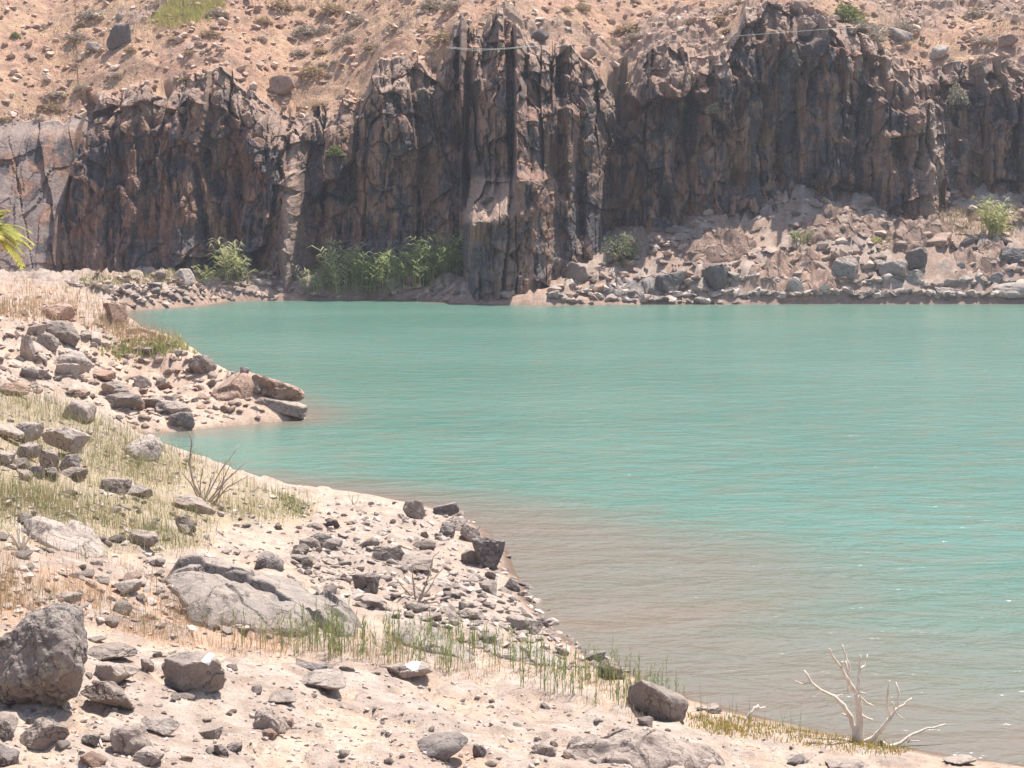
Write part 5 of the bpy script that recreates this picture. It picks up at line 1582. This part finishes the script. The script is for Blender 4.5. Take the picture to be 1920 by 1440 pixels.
C7 = lambda pts: [(1000 + a / 2.087, 1140 + b / 2.087) for a, b in pts]
shrub('dead_shrub', 'white bleached dead shrub with bare branches at the water edge', (1610, 1392),
      [(C7([(1272, 524), (1278, 450), (1272, 390), (1262, 335)]), .036, .022, (0, 0)), (C7([(1262, 524), (1256, 470), (1245, 430), (1215, 385), (1185, 352)]), .026, .015, (0, .08))],
      [(C7([(1185, 352), (1130, 330), (1100, 305), (1070, 258)]), .015, .007, (.08, .18)), (C7([(1100, 305), (1060, 308), (1033, 292)]), .009, .005, (.15, .1)),
       (C7([(1262, 335), (1230, 285), (1200, 235), (1160, 180), (1145, 145)]), .020, .006, (0, -.12)), (C7([(1200, 235), (1198, 198)]), .010, .008, (-.08, -.1)),
       (C7([(1228, 282), (1235, 230), (1218, 185), (1210, 150)]), .012, .005, (-.03, .1)), (C7([(1230, 330), (1232, 250), (1226, 215)]), .009, .007, (.02, .12)),
       (C7([(1262, 335), (1272, 280), (1276, 235), (1280, 190)]), .016, .006, (0, .1)), (C7([(1276, 240), (1298, 232), (1310, 192)]), .010, .005, (.06, .14)),
       (C7([(1262, 335), (1300, 366), (1322, 372)]), .011, .007, (0, -.08)), (C7([(1274, 412), (1300, 420), (1316, 424)]), .010, .008, (0, -.1)), (C7([(1245, 430), (1215, 420)]), .010, .006, (.03, .1)),
       (C7([(1285, 524), (1320, 508), (1350, 470), (1384, 415)]), .026, .016, (0, -.1)), (C7([(1384, 415), (1368, 370), (1365, 310), (1370, 262)]), .012, .005, (-.1, -.2)),
       (C7([(1384, 415), (1410, 385), (1440, 372), (1472, 350)]), .014, .006, (-.1, 0)), (C7([(1410, 385), (1422, 330), (1414, 292)]), .010, .006, (-.07, .05)), (C7([(1400, 395), (1438, 420)]), .007, .004, (-.08, -.15)),
       (C7([(1400, 390), (1388, 352)]), .008, .005, (-.08, -.12)), (C7([(1350, 512), (1380, 532), (1430, 528), (1470, 505), (1540, 480), (1618, 468)]), .020, .006, (-.1, .15)), (C7([(1470, 500), (1455, 520), (1500, 512)]), .008, .005, (0, -.05)), (C7([(1272, 330), (1290, 326)]), .009, .007, (0, -.05)),
       (C7([(1285, 526), (1230, 520), (1150, 512)]), .014, .008, (0, .1)), (C7([(1190, 352), (1215, 345)]), .007, .004, (.08, .1))], M['bleached'])
shrub('driftwood', 'short forked piece of driftwood on the shore right of the egg-shaped boulder', (1400, 1353),
      [(C7([(832, 446), (848, 415), (868, 392), (885, 388)]), .016, .012, (0, .1))], [(C7([(868, 392), (890, 398), (915, 400)]), .010, .006, (.06, .15)), (C7([(885, 390), (880, 384)]), .008, .005, (.1, .1))], M['bleached'], cat='driftwood')
C4 = lambda pts: [(a / 3, 520 + b / 3) for a, b in pts]
rb = random.Random(5)
br = []
for a, b, c_, d_ in ((1140, 1265, 1080, 1120), (1150, 1270, 1330, 970), (1165, 1280, 1395, 1045), (1150, 1275, 1200, 1110), (1120, 1260, 1060, 1080), (1170, 1290, 1290, 1130), (1185, 1290, 1240, 1150), (1200, 1290, 1330, 1180), (1130, 1270, 1160, 1060), (1210, 1300, 1300, 1040), (1160, 1280, 1110, 1150), (1190, 1295, 1420, 1110)):
    mx_, my_ = (a + c_) / 2 + rb.uniform(-12, 8), (b + d_) / 2 + rb.uniform(-20, 10)
    dd = rb.uniform(-.5, .5)
    br.append((C4([(a, b), (mx_, my_), (c_, d_)]), .016, .005, (0, dd)))
    br.append((C4([(mx_, my_), (mx_ + rb.uniform(10, 60), my_ - rb.uniform(40, 80))]), .008, .004, (dd * .5, dd + rb.uniform(-.2, .2))))
shrub('dead_shrub', 'tall grey dead bush of thin stems on the grassy slope by the bay', (388, 946), [(C4([(1150, 1285), (1090, 1180), (1065, 1060), (1075, 950), (1060, 885)]), .026, .008, (0, .2))],
      br + [(C4([(1068, 1040), (1090, 970)]), .01, .004, (.1, .2)), (C4([(1070, 930), (1100, 905)]), .008, .004, (.15, .2))], M['twig'])
C6 = lambda pts: [(500 + a / 2.667, 900 + b / 2.667) for a, b in pts]
br = []
for pts in ([(760, 615), (790, 540), (815, 470), (830, 400), (865, 372)], [(800, 510), (840, 495), (900, 440)], [(745, 600), (735, 520), (728, 420)], [(720, 580), (680, 530), (640, 480)], [(820, 460), (800, 430)], [(770, 600), (820, 540), (840, 500)], [(700, 560), (660, 560)], [(780, 560), (720, 530)], [(770, 615), (880, 590)], [(760, 620), (850, 620), (880, 660)]):
    br.append((C6(pts), .016, .005, (0, rb.uniform(-.3, .3))))
shrub('dead_shrub', 'small brown dead bush among the rubble of the rocky point', (785, 1132), [(C6([(758, 630), (768, 590), (790, 535)]), .024, .014, (0, 0))], br, M['twig'])
br = []
for k in range(8):
    a = rb.uniform(-28, 26); h_ = rb.uniform(30, 62)
    br.append(([(40, 1032), (40 + a * .5, 1032 - h_ * .5), (40 + a, 1032 - h_)], .012, .004, (0, rb.uniform(-.2, .2))))
shrub('dead_shrub', 'pale leafless twigs standing in the grass at the left edge', (40, 1034), [([(40, 1036), (42, 1018), (48, 1000)], .016, .010, (0, 0))], br, M['bleached'])
br = [([(662, 948), (655, 935), (652, 922)], .008, .003, (0, .1)), ([(664, 948), (672, 938), (673, 928)], .008, .003, (0, -.1))]
shrub('dead_shrub', 'tiny leafless twig on the crest left of the rocky point', (663, 950), [([(663, 950), (661, 940), (660, 930)], .01, .004, (0, 0))], br, M['twig'])
for lab, p0, p1, r_ in (('long thin stick lying down the stony slope', (630, 1038), (735, 1072), .016), ('reddish plank-like log on the ridge behind the middle spit', (240, 626), (288, 632), .10), ('short white stick between stones near the bottom left', (184, 1386), (192, 1404), .012)):
    (xa, xb), (ya, yb), (za, zb_) = on_ground([p0[0], p1[0]], [p0[1], p1[1]])
    o = tube_obj('stick', [(0, 0, 0), ((xb - xa) * .5, (yb - ya) * .5, (zb_ - za) * .5 + r_), (xb - xa, yb - ya, zb_ - za)], r_, r_ * .7, M['twig'] if 'white' not in lab else M['bleached'], None)
    o.location = (xa, ya, za + r_ * .7)
    tag(o, lab, 'stick')

# ------------------------------------------------------------------ palm at the left edge
px0, py0 = -26, 432
pal_y = 66.0
bx_, _, bz_ = at_y(px0, py0, pal_y)
gz0 = H([bx_], [pal_y])[0][0]
e = bpy.data.objects.new('palm_tree', None); COL.objects.link(e); e.location = (bx_, pal_y, gz0)
tag(e, 'yellow-green palm whose fronds reach in at the left edge', 'palm')
hh = max(bz_ - gz0, 0.8)
tube_obj('trunk', [(0, 0, -.1), (0.03, 0, hh * .5), (0, 0, hh)], .28, .22, M['bark'], e, .02)
rp = np.random.default_rng(4)
for k in range(80):
    az = k * 2.399 + rp.uniform(-.2, .2); el = rp.uniform(-.25, 1.2); L = rp.uniform(1.3, 2.2)
    Vs, Fs, Cs = [], [], []
    c = np.array([(0.40, 0.40, 0.08), (0.52, 0.47, 0.10), (0.32, 0.34, 0.07)][k % 3])
    pr = []
    for t in np.linspace(0, 1, 16):
        r_ = L * t * math.cos(el) * (1 - .1 * t) ; zz_ = L * t * math.sin(el) - 1.1 * t * t * L * .45
        pr.append(np.array([math.cos(az) * r_, math.sin(az) * r_, zz_ + hh]))
    side = np.array([-math.sin(az), math.cos(az), 0])
    for i, q in enumerate(pr):
        w_ = .03 * (1 - i / 17)
        Vs += [q - side * w_, q + side * w_]
        if i:
            a = 2 * i
            Fs += [(a - 2, a - 1, a + 1), (a - 2, a + 1, a)]
    for i in range(2, 16):
        fw = pr[i] - pr[i - 1]; fw /= np.linalg.norm(fw)
        for sgn in (-1, 1):
            for sub_ in (0, .5):
                q = pr[i] - fw * sub_ * L / 16
                ln = L * .24 * (1 - abs(i / 16 - .45) * 1.1)
                tip = q + side * sgn * ln * .8 + fw * ln * .6 + np.array([0, 0, -.12 * ln + rp.uniform(-.05, .05)])
                n0 = len(Vs)
                Vs += [q - fw * .045, q + fw * .045, tip]; Fs.append((n0, n0 + 1, n0 + 2))
    Cs = np.tile(c, (len(Vs), 1)) * rp.uniform(.85, 1.2)
    link('frond', new_mesh('frond', Vs, Fs, M['plant'], False, None, {'tint': np.clip(Cs, 0, 1)}), e)


# ------------------------------------------------------------------ cables slung across the gorge face
def cable(label, pts, y, r_=.020):
    P3 = [at_y(px, py, yy) for (px, py), yy in zip(pts, y)]
    o = tube_obj('cable', [tuple(p - P3[0]) for p in P3], r_, r_, M['cable'], None)
    o.location = tuple(P3[0])
    tag(o, label, 'cable')


cable('thin pale cable sagging across the rock spire and the buttress', [(838, 88), (880, 92), (930, 92), (980, 88), (1040, 85), (1100, 84)], [118.5, 118.2, 118, 118, 119.6, 120.5])
cable('thin pale cable running up across the top of the right cliff', [(1225, 78), (1300, 75), (1400, 66), (1480, 60), (1560, 54), (1600, 52)], [122.5, 121.8, 121.5, 121.5, 122, 124.8], .016)
cable('second strand of the cable across the rock spire', [(838, 90), (890, 95), (950, 92), (1000, 87)], [118.4, 119.6, 118.1, 118.0], .014)

# small pale blue scrap at the foot of the right cliff
x, y, z = on_ground([1683], [406])
p_, f_ = rock_shape(77, 2, 7, 14, .05)
tag(link('scrap', new_mesh('scrap', p_ * np.array([.16, .1, .09]), f_, M['blue'], True), None, (x[0], y[0], z[0] + .08)), 'small pale blue scrap lying at the foot of the right cliff', 'litter')

# ------------------------------------------------------------------ haze
HAZE = 0.0004
if HAZE:
    bm = bmesh.new()
    bmesh.ops.create_cube(bm, size=1.0)
    me = bpy.data.meshes.new('haze')
    bm.to_mesh(me); bm.free()
    t = bpy.data.materials.new('haze_air'); t.use_nodes = True
    nt = t.node_tree
    for nd in list(nt.nodes):
        if nd.type != 'OUTPUT_MATERIAL':
            nt.nodes.remove(nd)
    pv = nt.nodes.new('ShaderNodeVolumePrincipled')
    pv.inputs['Color'].default_value = (0.86, 0.90, 1.0, 1)
    pv.inputs['Density'].default_value = HAZE
    pv.inputs['Anisotropy'].default_value = 0.3
    nt.links.new(pv.outputs[0], [n_ for n_ in nt.nodes if n_.type == 'OUTPUT_MATERIAL'][0].inputs['Volume'])
    me.materials.append(t)
    zlo, zhi = -40.0, float(CZ.max()) + 4
    o = link('haze', me, None, (0, 140, (zlo + zhi) / 2), (0, 0, 0), (1400, 420, zhi - zlo))
    tag(o, 'thin pale haze in the air over the reservoir', kind='stuff')
